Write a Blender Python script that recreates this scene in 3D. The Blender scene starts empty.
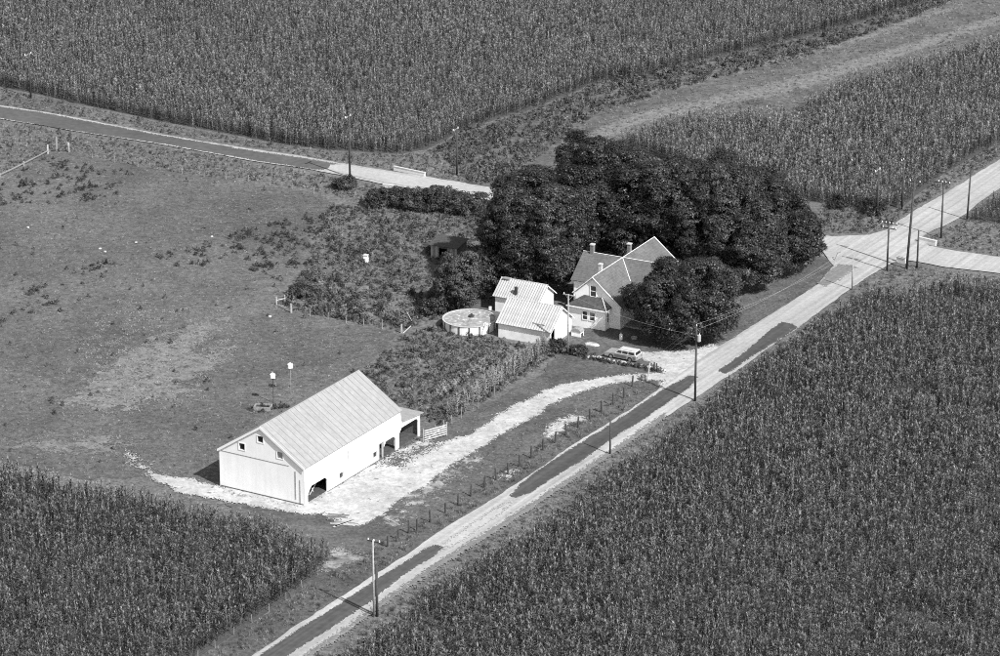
import bpy, bmesh, math, random
import numpy as np
from mathutils import Vector, Matrix
from mathutils.geometry import tessellate_polygon

# ------------------------------------------------------------------ camera
SC = bpy.context.scene
COL = SC.collection
F = 3320.0                     # focal length in photo pixels (1000 wide)
TH = math.radians(20.0)        # look-down angle
DIST = 456.5                   # metres to the ground at the picture centre
K = DIST / 415.0
CAM = np.array([0, -DIST * math.cos(TH), DIST * math.sin(TH)])
AR = np.array([1.0, 0, 0]); AU = np.array([0, math.sin(TH), math.cos(TH)]); AW = np.array([0, math.cos(TH), -math.sin(TH)])
cam = bpy.data.cameras.new('Camera'); camo = bpy.data.objects.new('Camera', cam); COL.objects.link(camo)
cam.sensor_width = 36.0; cam.lens = 36.0 * F / 1000.0; cam.clip_start = 1.0; cam.clip_end = 9000.0
camo.location = CAM; camo.rotation_euler = (math.radians(70.0), 0, 0)
SC.camera = camo

# ------------------------------------------------------------------ sky and sun (black and white film: neutral light)
SUN_EL = math.radians(44.0)
SUN_AZ = math.atan2(-0.745, 0.665)          # horizontal direction towards the sun
w = bpy.data.worlds.new('World'); SC.world = w; w.use_nodes = True
nt = w.node_tree; bgn = nt.nodes['Background']
sky = nt.nodes.new('ShaderNodeTexSky'); sky.sky_type = 'NISHITA'; sky.sun_disc = False
sky.sun_elevation = SUN_EL; sky.sun_rotation = math.pi / 2 - SUN_AZ
bw = nt.nodes.new('ShaderNodeRGBToBW'); nt.links.new(sky.outputs[0], bw.inputs[0]); nt.links.new(bw.outputs[0], bgn.inputs[0])
bgn.inputs[1].default_value = 0.14
sl = bpy.data.lights.new('sun', 'SUN'); sl.energy = 4.8; sl.angle = math.radians(0.5); sl.color = (1, 1, 1)
so = bpy.data.objects.new('sun', sl); COL.objects.link(so)
sd = Vector((math.cos(SUN_AZ) * math.cos(SUN_EL), math.sin(SUN_AZ) * math.cos(SUN_EL), math.sin(SUN_EL)))
so.rotation_euler = (-sd).to_track_quat('-Z', 'Y').to_euler(); so.location = sd * 300
SC.view_settings.view_transform = 'Standard'; SC.view_settings.look = 'None'
SC.view_settings.exposure = 0.48; SC.view_settings.gamma = 1.0; SC.view_settings.use_curve_mapping = False
SC.cycles.max_bounces = 5; SC.cycles.diffuse_bounces = 3; SC.cycles.transparent_max_bounces = 4
SC.cycles.use_denoising = False; SC.cycles.pixel_filter_type = 'BLACKMAN_HARRIS'; SC.cycles.filter_width = 1.0

# ------------------------------------------------------------------ helpers
RNG = np.random.default_rng(7)
random.seed(7)
def P(x, y, z=0.0):
    d = AW + AR * (x - 500) / F - AU * (y - 328) / F
    return CAM + d * ((z - CAM[2]) / d[2])
def PV(x, y, z=0.0): return Vector(P(x, y, z))
def proj(p):
    v = np.asarray(p) - CAM; q = v @ AW
    return np.stack([500 + F * (v @ AR) / q, 328 - F * (v @ AU) / q], -1)
def hgt(x, yb, yt):
    p = P(x, yb); lo, hi = 0.0, 80.0
    for _ in range(50):
        m = (lo + hi) / 2
        if proj(p + np.array([0, 0, m]))[1] > yt: lo = m
        else: hi = m
    return lo

def tag(o, label=None, cat=None, group=None, kind=None):
    if label: o['label'] = label
    if cat: o['category'] = cat
    if group: o['group'] = group
    if kind: o['kind'] = kind
    return o
def empty(name, loc, rz=0.0, label=None, cat=None, group=None):
    o = bpy.data.objects.new(name, None); COL.objects.link(o); o.empty_display_size = 0.5
    o.location = loc; o.rotation_euler = (0, 0, rz)
    return tag(o, label, cat, group)
def link(name, me, mat=None, parent=None):
    o = bpy.data.objects.new(name, me); COL.objects.link(o)
    if mat and not me.materials: me.materials.append(mat)
    if parent: o.parent = parent
    return o

class MB:
    def __init__(s, scale=1.0): s.v = []; s.f = []; s.k = scale
    def add(s, vs, fs):
        n = len(s.v); s.v += [tuple(p) for p in vs]; s.f += [tuple(i + n for i in f) for f in fs]; return s
    def hexa(s, p):     # 8 points: bottom 4 ccw, top 4 ccw
        return s.add(p, [(3, 2, 1, 0), (4, 5, 6, 7), (0, 1, 5, 4), (1, 2, 6, 5), (2, 3, 7, 6), (3, 0, 4, 7)])
    def box(s, x0, x1, y0, y1, z0, z1):
        return s.hexa([(x0, y0, z0), (x1, y0, z0), (x1, y1, z0), (x0, y1, z0), (x0, y0, z1), (x1, y0, z1), (x1, y1, z1), (x0, y1, z1)])
    def slab(s, q, t):   # 4 corners ccw from above, thickened downwards along the normal
        q = [Vector(p) for p in q]; n = (q[1] - q[0]).cross(q[2] - q[0]).normalized()
        return s.hexa([p - n * t for p in q] + q)
    def tube(s, a, b, r0, r1=None, n=8):
        r1 = r0 if r1 is None else r1
        a = Vector(a); b = Vector(b); d = (b - a).normalized()
        x = d.cross(Vector((0, 0, 1)) if abs(d.z) < .9 else Vector((1, 0, 0))).normalized(); y = d.cross(x)
        vs = [c + (x * math.cos(2 * math.pi * i / n) + y * math.sin(2 * math.pi * i / n)) * r for c, r in ((a, r0), (b, r1)) for i in range(n)]
        fs = [(i, (i + 1) % n, n + (i + 1) % n, n + i) for i in range(n)] + [tuple(range(n))[::-1], tuple(range(n, 2 * n))]
        return s.add(vs, fs)
    def path(s, pts, r, n=5):
        for a, b in zip(pts, pts[1:]): s.tube(a, b, r, r, n)
        return s
    def wall(s, loops, fn, t):   # loops: outer + holes in 2D; fn(a, b, d) -> xyz
        L = [[Vector((a, b, 0)) for a, b in lp] for lp in loops]
        tris = tessellate_polygon(L); flat = [p for lp in L for p in lp]; n = len(flat)
        vs = [fn(p.x, p.y, 0) for p in flat] + [fn(p.x, p.y, t) for p in flat]
        fs = [tuple(tr) for tr in tris] + [tuple(i + n for i in reversed(tr)) for tr in tris]
        o = 0
        for lp in L:
            m = len(lp)
            for i in range(m):
                j = (i + 1) % m; fs.append((o + i, o + j, o + j + n, o + i + n))
            o += m
        return s.add(vs, fs)
    def build(s, name, mat, parent=None, smooth=False):
        me = bpy.data.meshes.new(name); me.from_pydata([(a * s.k, b * s.k, c * s.k) for a, b, c in s.v], [], s.f)
        bm = bmesh.new(); bm.from_mesh(me); bmesh.ops.recalc_face_normals(bm, faces=bm.faces); bm.to_mesh(me); bm.free()
        if smooth: me.polygons.foreach_set('use_smooth', [True] * len(me.polygons))
        return link(name, me, mat, parent)

def rect(a0, a1, b0, b1): return [(a0, b0), (a1, b0), (a1, b1), (a0, b1)]

# ------------------------------------------------------------------ materials (all grey: a black and white photograph)
MATS = {}
def mat(name, c0, c1=None, scale=3.0, rough=0.9, detail=4.0, bump=0.0, bscale=None, big=None, rnd=0.0, spec=0.2,
        wave=None, tone=False, transl=0.0, metal=0.0, speck=None, streak=0.0, vstreak=0.0, vvec=(2.2, 2.2, .12)):
    m = bpy.data.materials.new(name); m.use_nodes = True; t = m.node_tree; N = t.nodes; Lk = t.links
    b = N['Principled BSDF']; b.inputs['Roughness'].default_value = rough; b.inputs['Specular IOR Level'].default_value = spec
    b.inputs['Metallic'].default_value = metal
    tc = N.new('ShaderNodeTexCoord')
    def noise(sc, det):
        n = N.new('ShaderNodeTexNoise'); n.inputs['Scale'].default_value = sc; n.inputs['Detail'].default_value = det
        Lk.new(tc.outputs['Object'], n.inputs['Vector']); return n
    def ramp(src, p0, p1, a, bb):
        r = N.new('ShaderNodeMapRange'); r.inputs[1].default_value = p0; r.inputs[2].default_value = p1
        r.inputs[3].default_value = a; r.inputs[4].default_value = bb; Lk.new(src, r.inputs[0]); return r.outputs[0]
    def math_(op, a, bb):
        x = N.new('ShaderNodeMath'); x.operation = op
        for i, q in enumerate((a, bb)):
            if hasattr(q, 'links'): Lk.new(q, x.inputs[i])
            else: x.inputs[i].default_value = q
        return x.outputs[0]
    c1 = c0 if c1 is None else c1
    val = ramp(noise(scale, detail).outputs[0], .3, .7, c0, c1)
    if big:
        for sc, a, bb in big: val = math_('MULTIPLY', val, ramp(noise(sc, 3).outputs[0], .3, .7, a, bb))
    if vstreak:        # boards weathered in upright streaks
        sm = N.new('ShaderNodeVectorMath'); sm.operation = 'MULTIPLY'; sm.inputs[1].default_value = vvec; Lk.new(tc.outputs['Object'], sm.inputs[0])
        sn = N.new('ShaderNodeTexNoise'); sn.inputs['Scale'].default_value = 1.0; sn.inputs['Detail'].default_value = 4; Lk.new(sm.outputs[0], sn.inputs['Vector'])
        val = math_('MULTIPLY', val, ramp(sn.outputs[0], .3, .6, 1 - vstreak, 1))
    if streak:         # wear drawn out along the near road by the wheels
        mp = N.new('ShaderNodeMapping'); mp.inputs['Rotation'].default_value = (0, 0, -math.radians(59.7)); Lk.new(tc.outputs['Object'], mp.inputs['Vector'])
        sm = N.new('ShaderNodeVectorMath'); sm.operation = 'MULTIPLY'; sm.inputs[1].default_value = (.02, 1.5, 1); Lk.new(mp.outputs[0], sm.inputs[0])
        sn = N.new('ShaderNodeTexNoise'); sn.inputs['Scale'].default_value = 1.0; sn.inputs['Detail'].default_value = 4; Lk.new(sm.outputs[0], sn.inputs['Vector'])
        val = math_('MULTIPLY', val, ramp(sn.outputs[0], .3, .7, 1 - streak, 1 + streak))
    if speck:          # (scale, threshold, value): small pale or dark flecks of their own colour
        sc, th, sv = speck
        f = ramp(noise(sc, 2).outputs[0], th, th + .04, 0, 1)
        mx = N.new('ShaderNodeMix'); mx.data_type = 'FLOAT'; Lk.new(f, mx.inputs[0]); Lk.new(val, mx.inputs[2]); mx.inputs[3].default_value = sv
        val = mx.outputs[0]
    if rnd:
        oi = N.new('ShaderNodeObjectInfo'); val = math_('MULTIPLY', val, ramp(oi.outputs['Random'], 0, 1, 1 - rnd, 1 + rnd))
    if tone:
        at = N.new('ShaderNodeAttribute'); at.attribute_name = 'tone'; val = math_('MULTIPLY', val, at.outputs['Fac'])
    if wave:           # (scale, direction, depth, bump)
        wv = N.new('ShaderNodeTexWave'); wv.bands_direction = wave[1]; wv.inputs['Scale'].default_value = wave[0]
        wv.inputs['Distortion'].default_value = 0.0; Lk.new(tc.outputs['Object'], wv.inputs['Vector'])
        val = math_('MULTIPLY', val, ramp(wv.outputs['Fac'], 0, .25, 1 - wave[2], 1))
    cc = N.new('ShaderNodeCombineColor')
    for i in range(3): Lk.new(val, cc.inputs[i])
    Lk.new(cc.outputs[0], b.inputs['Base Color'])
    if bump or (wave and wave[3]):
        bn = N.new('ShaderNodeBump'); bn.inputs['Strength'].default_value = bump or 0.6; bn.inputs['Distance'].default_value = 0.1 if bump else wave[3]
        Lk.new(noise(bscale or scale * 2, 4).outputs[0] if bump else wv.outputs['Fac'], bn.inputs['Height']); Lk.new(bn.outputs[0], b.inputs['Normal'])
    if transl:
        tr = N.new('ShaderNodeBsdfTranslucent'); Lk.new(cc.outputs[0], tr.inputs[0])
        ms = N.new('ShaderNodeMixShader'); ms.inputs[0].default_value = transl
        Lk.new(b.outputs[0], ms.inputs[1]); Lk.new(tr.outputs[0], ms.inputs[2]); Lk.new(ms.outputs[0], N['Material Output'].inputs[0])
    MATS[name] = m; return m

M = MATS
mat('ground', .075, .17, 2.4, bump=.6, bscale=5, big=[(.05, .8, 1.2), (.6, .8, 1.2)])
mat('pasture', .072, .135, 1.5, detail=7, bump=.7, bscale=4, big=[(.03, .76, 1.2), (.10, .82, 1.16), (.6, .82, 1.18), (6., .70, 1.30)], speck=(1.9, .69, .28))
mat('dry', .07, .13, 1.3, detail=6, bump=.5, bscale=4, big=[(.12, .75, 1.25), (.5, .8, 1.2), (5., .8, 1.2)])
mat('dry_light', .12, .20, 1.3, detail=6, bump=.5, bscale=4, big=[(.5, .85, 1.2), (5., .8, 1.2)])
mat('lawn', .062, .118, 2.2, detail=6, bump=.6, bscale=5, big=[(.09, .75, 1.25), (.5, .8, 1.2), (6., .8, 1.2)])
mat('soil', .05, .09, 2.0, bump=.4)
mat('gravel', .34, .49, 1.6, detail=7, bump=.4, bscale=6, big=[(.10, .82, 1.10), (.5, .84, 1.12), (5., .86, 1.12)], speck=(1.1, .68, .16))
mat('gravel_thin', .06, .42, .8, detail=7, bump=.4, bscale=6, big=[(.3, .6, 1.15), (5., .85, 1.1)])
mat('road', .30, .38, 1.8, detail=6, bump=.15, bscale=6, big=[(.06, .85, 1.12), (6., .92, 1.08)], streak=.2)
mat('road_pale', .32, .40, 1.8, detail=6, bump=.15, bscale=6, big=[(.08, .88, 1.1), (6., .92, 1.08)])
mat('road_dull', .15, .21, 1.8, detail=6, bump=.15, bscale=6, streak=.2)
mat('oil', .06, .085, 1.2, detail=6, bump=.1, bscale=6, streak=.22)
mat('asphalt', .075, .105, 1.0, detail=6, bump=.1, bscale=6, big=[(.08, .85, 1.15)])
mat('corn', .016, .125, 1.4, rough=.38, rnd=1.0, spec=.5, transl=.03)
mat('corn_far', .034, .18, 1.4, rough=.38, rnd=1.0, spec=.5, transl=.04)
mat('tassel', .34, .46, 3.0, rough=.9, rnd=.3)
mat('weed', .075, .19, 3.0, rough=.8, rnd=.65, transl=.2)
mat('weed_pale', .18, .36, 3.0, rough=.8, rnd=.4, transl=.2)
mat('dry_blade', .22, .42, 3.0, rnd=.35, transl=.2)
mat('weed_dark', .035, .085, 3.0, rough=.8, rnd=.5, transl=.2)
mat('leaf', .018, .046, .8, rough=.45, spec=.35, tone=True, transl=.08)
mat('leaf_light', .03, .075, .8, rough=.6, spec=.3, tone=True, transl=.15)
mat('bark', .06, .11, 6, bump=.6)
mat('barn_white', .86, .92, .7, rough=.7, big=[(.22, .96, 1.02)], vstreak=.07)  # gable white set paler than the side walls to offset its dim sunlight
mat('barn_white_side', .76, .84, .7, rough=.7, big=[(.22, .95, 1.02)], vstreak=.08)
mat('barn_roof', .27, .32, 1.2, rough=.6, detail=6, big=[(.12, .96, 1.03), (4., .93, 1.07)], vstreak=.08, vvec=(.08, 1.6, .08))
mat('pool_rim', .42, .5, 3, rough=.5)
mat('trim_white', .80, .86, 2)
mat('house_white', .86, .92, 1.0, rough=.7, big=[(.6, .96, 1.02)])
mat('shingle', .10, .155, 2.6, detail=6, bump=.5, bscale=7, wave=(1.4, 'Z', .15, .0), big=[(.35, .85, 1.15)])
mat('shingle_dark', .05, .09, 2.6, detail=6, bump=.5, bscale=7)
mat('tin_light', .44, .58, 1.6, rough=.5, detail=5, big=[(.5, .85, 1.1)], rnd=.10)
mat('tin_dark', .20, .30, 1.6, rough=.6, detail=5, rnd=.15)
mat('shed_white', .74, .88, 1.1, rough=.8, detail=6, big=[(.4, .90, 1.05)])
mat('concrete', .42, .55, 3, bump=.2)
mat('hole_shade', .012, .02, 3)  # near-black colour standing in for the shade inside small openings
mat('glass', .02, .03, 2, rough=.08, spec=.8)
mat('old_wood', .10, .18, 5, bump=.5, rough=.95)
mat('pale_wood', .34, .50, 5, bump=.3)
mat('grey_wood', .20, .32, 5, bump=.3)
mat('pole_dark', .045, .075, 4, bump=.4)
mat('pole_pale', .26, .36, 4, bump=.4)
mat('insulator', .75, .85, 3, rough=.25, spec=.6)
mat('wire', .10, .12, 3, rough=.5)
mat('wire_pale', .40, .45, 3, rough=.4)
mat('steel', .45, .55, 3, rough=.35, metal=.4)
mat('tank_grey', .34, .40, 3, rough=.4)
mat('pool_white', .70, .82, 2, rough=.5)
mat('pool_rib', .05, .07, 2, rough=.5)
mat('pool_cover', .22, .36, 2.2, rough=.6, detail=6, big=[(.6, .8, 1.2)], speck=(2.4, .64, .6))
mat('car_paint', .28, .31, 1, rough=.3, spec=.6)
mat('car_roof', .52, .56, 1, rough=.3, spec=.6)
mat('car_side', .11, .13, 2, rough=.35, spec=.5)
mat('chrome', .6, .65, 2, rough=.2, metal=.8)
mat('rubber', .025, .035, 4)
mat('stone', .22, .50, 2.0, bump=.5, rnd=.35)
mat('brick', .14, .24, 6, bump=.3)
mat('white_paint', .78, .86, 3)

# ------------------------------------------------------------------ flat sheets of the setting
_z = [0.0]
def resample(pts, step, jit, seed):
    r = np.random.default_rng(seed); out = []; n = len(pts)
    for i in range(n):
        a, b = np.array(pts[i]), np.array(pts[(i + 1) % n]); L = np.linalg.norm(b - a); m = max(1, int(L / step))
        for k in range(m): out.append(a + (b - a) * k / m)
    out = np.array(out)
    if jit:
        N = len(out); e = np.zeros(N)
        for per, am in ((2, .75), (6, .65), (25, .6)):
            kx = r.normal(size=N // per + 2); e += am * np.interp(np.arange(N), np.arange(len(kx)) * per, kx)
        t = np.roll(out, -1, 0) - np.roll(out, 1, 0); t /= np.linalg.norm(t, axis=1)[:, None] + 1e-9
        out = out + np.stack([-t[:, 1], t[:, 0]], 1) * (e * jit)[:, None]
    return out
def sheet(name, px, m, jit=.15, step=.5, world=False, parent=None, dz=.006):
    _z[0] += dz
    pts = [tuple(p) for p in px] if world else [tuple(P(x, y)[:2]) for x, y in px]
    q = resample(pts, step, jit, len(name) * 131 + len(px))
    if np.sum(q[:, 0] * np.roll(q[:, 1], -1) - np.roll(q[:, 0], -1) * q[:, 1]) < 0: q = q[::-1]
    me = bpy.data.meshes.new(name); me.from_pydata([(a, b, _z[0]) for a, b in q], [], [tuple(range(len(q)))])
    me.calc_loop_triangles(); bad = sum(1 for t in me.loop_triangles if (Vector(q[t.vertices[1]]) - Vector(q[t.vertices[0]])).to_3d().cross((Vector(q[t.vertices[2]]) - Vector(q[t.vertices[0]])).to_3d()).z < -1e-6)
    if bad: print('SHEET', name, len(px), 'flipped triangles', bad)
    o = link(name, me, M[m], parent)
    if not parent: o['kind'] = 'structure'
    return o

def vnoise(x, y, cell, seed):
    r = np.random.default_rng(seed); G = r.normal(0, 1, (257, 257)); gx, gy = x / cell, y / cell
    ix, iy = np.floor(gx).astype(int), np.floor(gy).astype(int); fx, fy = gx - ix, gy - iy; fx = fx * fx * (3 - 2 * fx); fy = fy * fy * (3 - 2 * fy)
    i0, i1, j0, j1 = ix % 257, (ix + 1) % 257, iy % 257, (iy + 1) % 257
    return (G[i0, j0] * (1 - fx) + G[i1, j0] * fx) * (1 - fy) + (G[i0, j1] * (1 - fx) + G[i1, j1] * fx) * fy
def grain_sheet(name, px, m, soft=.35, ragged=.3, patch=0.0, cell=.14, parent=None, dz=.006):
    # loose gravel or oil: cells laid on a fine grid that thin out towards a ragged edge
    _z[0] += dz
    pl = np.array([P(x, y)[:2] for x, y in px]); lo, hi = pl.min(0) - 2, pl.max(0) + 2
    nx, ny = ((hi - lo) / cell).astype(int) + 1
    X, Y = np.meshgrid(lo[0] + np.arange(nx) * cell, lo[1] + np.arange(ny) * cell, indexing='ij'); q = np.column_stack([X.ravel(), Y.ravel()])
    d = np.full(len(q), 1e9); ins = np.zeros(len(q), bool); n = len(pl)
    for i in range(n):
        a, b = pl[i], pl[(i + 1) % n]; e = b - a; t = np.clip(((q - a) @ e) / (e @ e + 1e-9), 0, 1); d = np.minimum(d, np.linalg.norm(q - a - t[:, None] * e, axis=1))
        if a[1] != b[1]: ins ^= ((a[1] > q[:, 1]) != (b[1] > q[:, 1])) & (q[:, 0] < (b[0] - a[0]) * (q[:, 1] - a[1]) / (b[1] - a[1]) + a[0])
    sd = np.where(ins, d, -d); sd = np.minimum(sd, 1.5)
    sd = sd + ragged * (.6 * vnoise(q[:, 0], q[:, 1], 1.3, 5) + .5 * vnoise(q[:, 0], q[:, 1], .45, 6)) + patch * vnoise(q[:, 0], q[:, 1], 1.1, 8) + patch * .6 * vnoise(q[:, 0], q[:, 1], .4, 9) - patch * .5
    keep = (sd + soft * RNG.normal(0, 1, len(q)) * .7 > 0).reshape(nx, ny); keep[-1, :] = False; keep[:, -1] = False
    I, J = np.nonzero(keep); k = len(I)
    vid = lambda i, j: i * ny + j
    F4 = np.stack([vid(I, J), vid(I + 1, J), vid(I + 1, J + 1), vid(I, J + 1)], 1); u, inv = np.unique(F4.ravel(), return_inverse=True)
    me = bpy.data.meshes.new(name); me.vertices.add(len(u)); me.vertices.foreach_set('co', np.column_stack([q[u] + RNG.normal(0, cell * .12, (len(u), 2)), np.full(len(u), _z[0])]).ravel())
    me.loops.add(4 * k); me.loops.foreach_set('vertex_index', inv.astype(np.int32).ravel()); me.polygons.add(k); me.polygons.foreach_set('loop_start', np.arange(0, 4 * k, 4, dtype=np.int32)); me.update(calc_edges=True)
    o = link(name, me, M[m], parent)
    if not parent: o['kind'] = 'structure'
    return o

gl = np.unique(np.concatenate([np.linspace(-4500, 4500, 31), np.linspace(-300, 300, 41)])); ng_ = len(gl)
gme = bpy.data.meshes.new('ground')
gme.from_pydata([(x, y, 0.0) for x in gl for y in gl], [], [(i * ng_ + j, (i + 1) * ng_ + j, (i + 1) * ng_ + j + 1, i * ng_ + j + 1) for i in range(ng_ - 1) for j in range(ng_ - 1)])
tag(link('ground', gme, M['ground']), kind='structure')

# field outlines (photo pixels; z is the height at which the outline was read)
H0 = 2.35
def poly(items): return [tuple(P(x, y, z)[:2]) for x, y, z in items]
t_ = lambda L: [(x, y, H0) for x, y in L]
b_ = lambda L: [(x, y, 0) for x, y in L]
F_RIGHT = poly(b_([(290, 690)]) + t_([(322, 660), (336, 651), (375, 625), (443, 573), (500, 541), (560, 505), (640, 443), (700, 401), (741, 368), (775, 346), (796, 332),
              (819, 314), (846, 296), (874, 279), (900, 284), (930, 278), (960, 272), (1000, 276), (1150, 304)]) + b_([(1170, 760), (260, 760)]))
F_LEFT = poly(t_([(-120, 425), (0, 455), (84, 476), (139, 486), (210, 501), (250, 508), (278, 515), (299, 527), (314, 537)]) + b_([(330, 562), (322, 572), (312, 581), (286, 600), (234, 635), (200, 657), (110, 720), (-140, 740)]))
F_TOP = poly(b_([(-120, 62), (0, 87), (42, 95), (84, 105), (126, 113.5), (160, 121), (260, 140), (293, 146), (330, 150), (367, 152), (400, 154), (427, 149), (440, 143), (460, 131),
             (502, 117), (526, 111), (600, 82), (640, 78), (720, 56), (800, 38), (860, 22), (920, 4), (990, -22), (1000, -60), (-110, -60)]))
F_MID = poly(t_([(620, 131), (672, 113), (688, 109), (740, 107), (780, 109), (806, 113), (803, 98), (840, 76), (900, 59), (1000, 33), (1110, 2)]) +
             b_([(1110, 84), (1000, 142), (969, 159), (942, 175), (914, 197), (903, 207), (875, 212), (837, 205), (800, 200), (700, 172)]))
F_EAST = poly(b_([(966, 221)]) + [(970, 212, 1.0), (1000, 191, 1.4), (1100, 128, 1.4)] + b_([(1120, 240), (1000, 224)]))
for pts in (F_RIGHT, F_LEFT, F_TOP, F_MID, F_EAST):
    sheet('field', pts, 'soil', jit=.03, step=1.0, world=True)

sheet('pasture', [(-130, 210), (0, 178), (48, 154), (69, 153), (140, 168), (200, 176), (260, 183), (318, 194), (336, 203), (300, 262), (276, 304), (292, 313), (350, 324), (400, 333),
                  (356, 375), (300, 425), (230, 492), (185, 483), (158, 480), (84, 479), (0, 460), (-130, 430)], 'pasture', jit=.35)
sheet('waterway', [(440, 150), (470, 130), (530, 115), (600, 86), (640, 80), (720, 58), (800, 40), (860, 24), (930, 3), (1000, -30), (1060, -20), (1000, 45), (900, 72), (845, 88), (815, 112), (780, 124), (690, 124), (640, 140),
                   (560, 180), (505, 188), (470, 184)], 'dry', jit=.4)
grain_sheet('pale_grass', [(548, 176), (566, 156), (600, 128), (640, 112), (720, 96), (800, 76), (900, 46), (1000, 14), (1000, 24), (900, 58), (800, 90), (720, 106), (650, 122), (606, 140), (580, 162), (562, 180)], 'dry_light', .8, .5, .5, cell=.2)
grain_sheet('pale_grass', [(640, 92), (720, 72), (800, 52), (880, 30), (960, 2), (960, 7), (880, 36), (800, 58), (720, 78), (640, 98)], 'dry_light', .8, .4, .5, cell=.2)
grain_sheet('pale_grass', [(60, 405), (90, 380), (140, 345), (190, 322), (225, 318), (215, 335), (190, 352), (215, 352), (235, 345), (225, 362), (180, 385), (200, 392), (160, 404), (110, 412)], 'dry_light', .9, .6, .9, cell=.2)
grain_sheet('pale_grass', [(20, 446), (60, 440), (110, 438), (126, 446), (110, 456), (60, 452)], 'dry_light', .9, .6, .8, cell=.2)
grain_sheet('pale_grass', [(172, 378), (195, 366), (222, 358), (226, 362), (200, 374), (178, 384)], 'dry_light', .8, .5, .5, cell=.2)
sheet('lawn', [(565, 340), (575, 331), (640, 322), (720, 330), (742, 296), (800, 272), (818, 254), (834, 264), (820, 283), (790, 305), (757, 323), (720, 345), (707, 348), (660, 352), (663, 372),
               (662, 387), (620, 417), (571, 447), (522, 481), (473, 512), (429, 538), (374, 575), (331, 604), (255, 655), (215, 680), (190, 664), (234, 636), (286, 601), (300, 560), (240, 520), (222, 503), (330, 512), (420, 450), (421, 441), (440, 432), (500, 397), (540, 376), (553, 357)], 'lawn', jit=.25)

# ---- gravel lane and yard
grain_sheet('gravel_patch', [(324, 568), (324, 553), (340, 549), (358, 552), (362, 560), (345, 565), (332, 571)], 'gravel_thin', .8, .5, .5)
grain_sheet('gravel_patch', [(385, 526), (400, 502), (430, 484), (456, 467), (478, 457), (478, 466), (450, 484), (420, 508), (398, 526)], 'gravel_thin', .7, .5, 1.0)
grain_sheet('gravel_patch', [(541, 432), (550, 423), (566, 424), (568, 432), (556, 436), (545, 437)], 'gravel', .4, .5, .4)
grain_sheet('gravel_patch', [(560, 420), (572, 416), (586, 417), (588, 421), (570, 423)], 'gravel', .4, .4, .3)
grain_sheet('gravel_patch', [(498, 480), (506, 471), (514, 470), (509, 479)], 'gravel', .5, .4, .4)
grain_sheet('driveway', [(709, 345), (725, 347), (690, 372), (662, 391), (658, 388), (663, 381), (640, 382), (616, 383.5), (593, 389), (570, 397), (548, 407), (536, 416.5), (505, 432.5), (480, 449), (454, 465), (432, 481), (424, 487), (400, 499),
                   (384, 515), (366, 525), (352, 526), (336, 521), (322, 515), (300, 514), (250, 507), (210, 500), (180, 493), (158, 482), (150, 475), (185, 479), (217, 487), (260, 494), (305, 503),
                   (360, 472), (421, 440), (436, 444), (466, 436), (488, 424), (502, 412), (522, 402), (556, 387), (586, 381), (607, 377.5), (626, 375.6), (660, 374), (664, 371), (650, 364), (636, 357), (638, 354), (660, 352), (689, 352)], 'gravel', .3, .28)
grain_sheet('gravel_patch', [(124, 449), (130, 452), (139, 462), (149, 472), (160, 480), (152, 480), (140, 469), (130, 460)], 'gravel', .5, .3, .3)
grain_sheet('worn_ground', [(384, 466), (392, 458), (405, 454), (420, 447), (438, 444), (424, 453), (408, 460), (398, 467)], 'lawn', .9, .4, .3)

# ---- roads
RA = [(160, 716), (255, 655), (304, 621.5), (331, 604.5), (374, 576), (407, 555.5), (429, 539), (473, 512), (522, 481), (571, 447), (620, 416.5), (662, 388), (709, 354), (731, 340), (768, 316.5), (795, 300), (819, 284), (833, 266), (823, 253),
      (760, 243), (600, 218), (411, 189), (384, 185), (351, 178), (307, 169), (260, 163), (160, 144.6), (75.5, 132), (50, 127), (0, 119.5), (-130, 97),
      (-130, 82), (0, 106), (42, 112), (84, 120), (160, 134.5), (260, 151), (297, 156), (344, 164.5), (381, 170.5), (425, 177), (504, 190.5), (700, 218), (832, 237), (869, 235.5), (887, 230.5), (898, 222), (918, 209), (944, 195), (970, 178), (1000, 160), (1130, 80),
      (1130, 105), (1000, 189), (982, 201), (965, 215), (950, 224), (931, 232), (920, 239), (929, 246.5), (950, 250.5), (1000, 258), (1130, 276),
      (1130, 297), (1000, 274), (946, 268), (923, 263.5), (910, 261.5), (893, 263), (869, 277), (842, 296), (796, 330), (768, 349), (742, 368), (708, 390), (687, 404.5), (664, 419), (620, 449.5), (583, 475), (546, 499), (507, 525), (443, 565), (407, 589), (371, 614.5), (345, 633), (318, 652), (225, 716)]
road = sheet('road', RA, 'road', jit=.07, step=.5)
grain_sheet('oiled_strip', [(165, 716), (255, 659), (300, 629.5), (331, 610), (371, 584), (414, 557), (428, 547.5), (436, 546), (443, 549), (433, 558), (402, 577), (371, 602), (347, 618), (324, 634), (300, 648), (205, 716)], 'oil', .10, .09, cell=.11, parent=road)
grain_sheet('oiled_strip', [(508, 497), (515, 492), (519, 486), (537, 472), (571, 449.5), (620, 419), (660, 392), (690, 376), (698, 378), (690, 388), (678, 396), (640, 423), (620, 434), (583, 461), (546, 483), (528, 495), (515, 499)], 'oil', .10, .09, cell=.11, parent=road)
grain_sheet('oiled_strip', [(717, 372), (745, 353), (765, 335), (781, 323), (793, 325), (797, 329), (770, 346), (745, 362), (726, 375)], 'oil', .10, .09, cell=.11, parent=road)
grain_sheet('oiled_strip', [(817, 284), (828, 274), (839, 265), (856, 268), (840, 280), (826, 287)], 'road_dull', .25, .2, parent=road)
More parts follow.
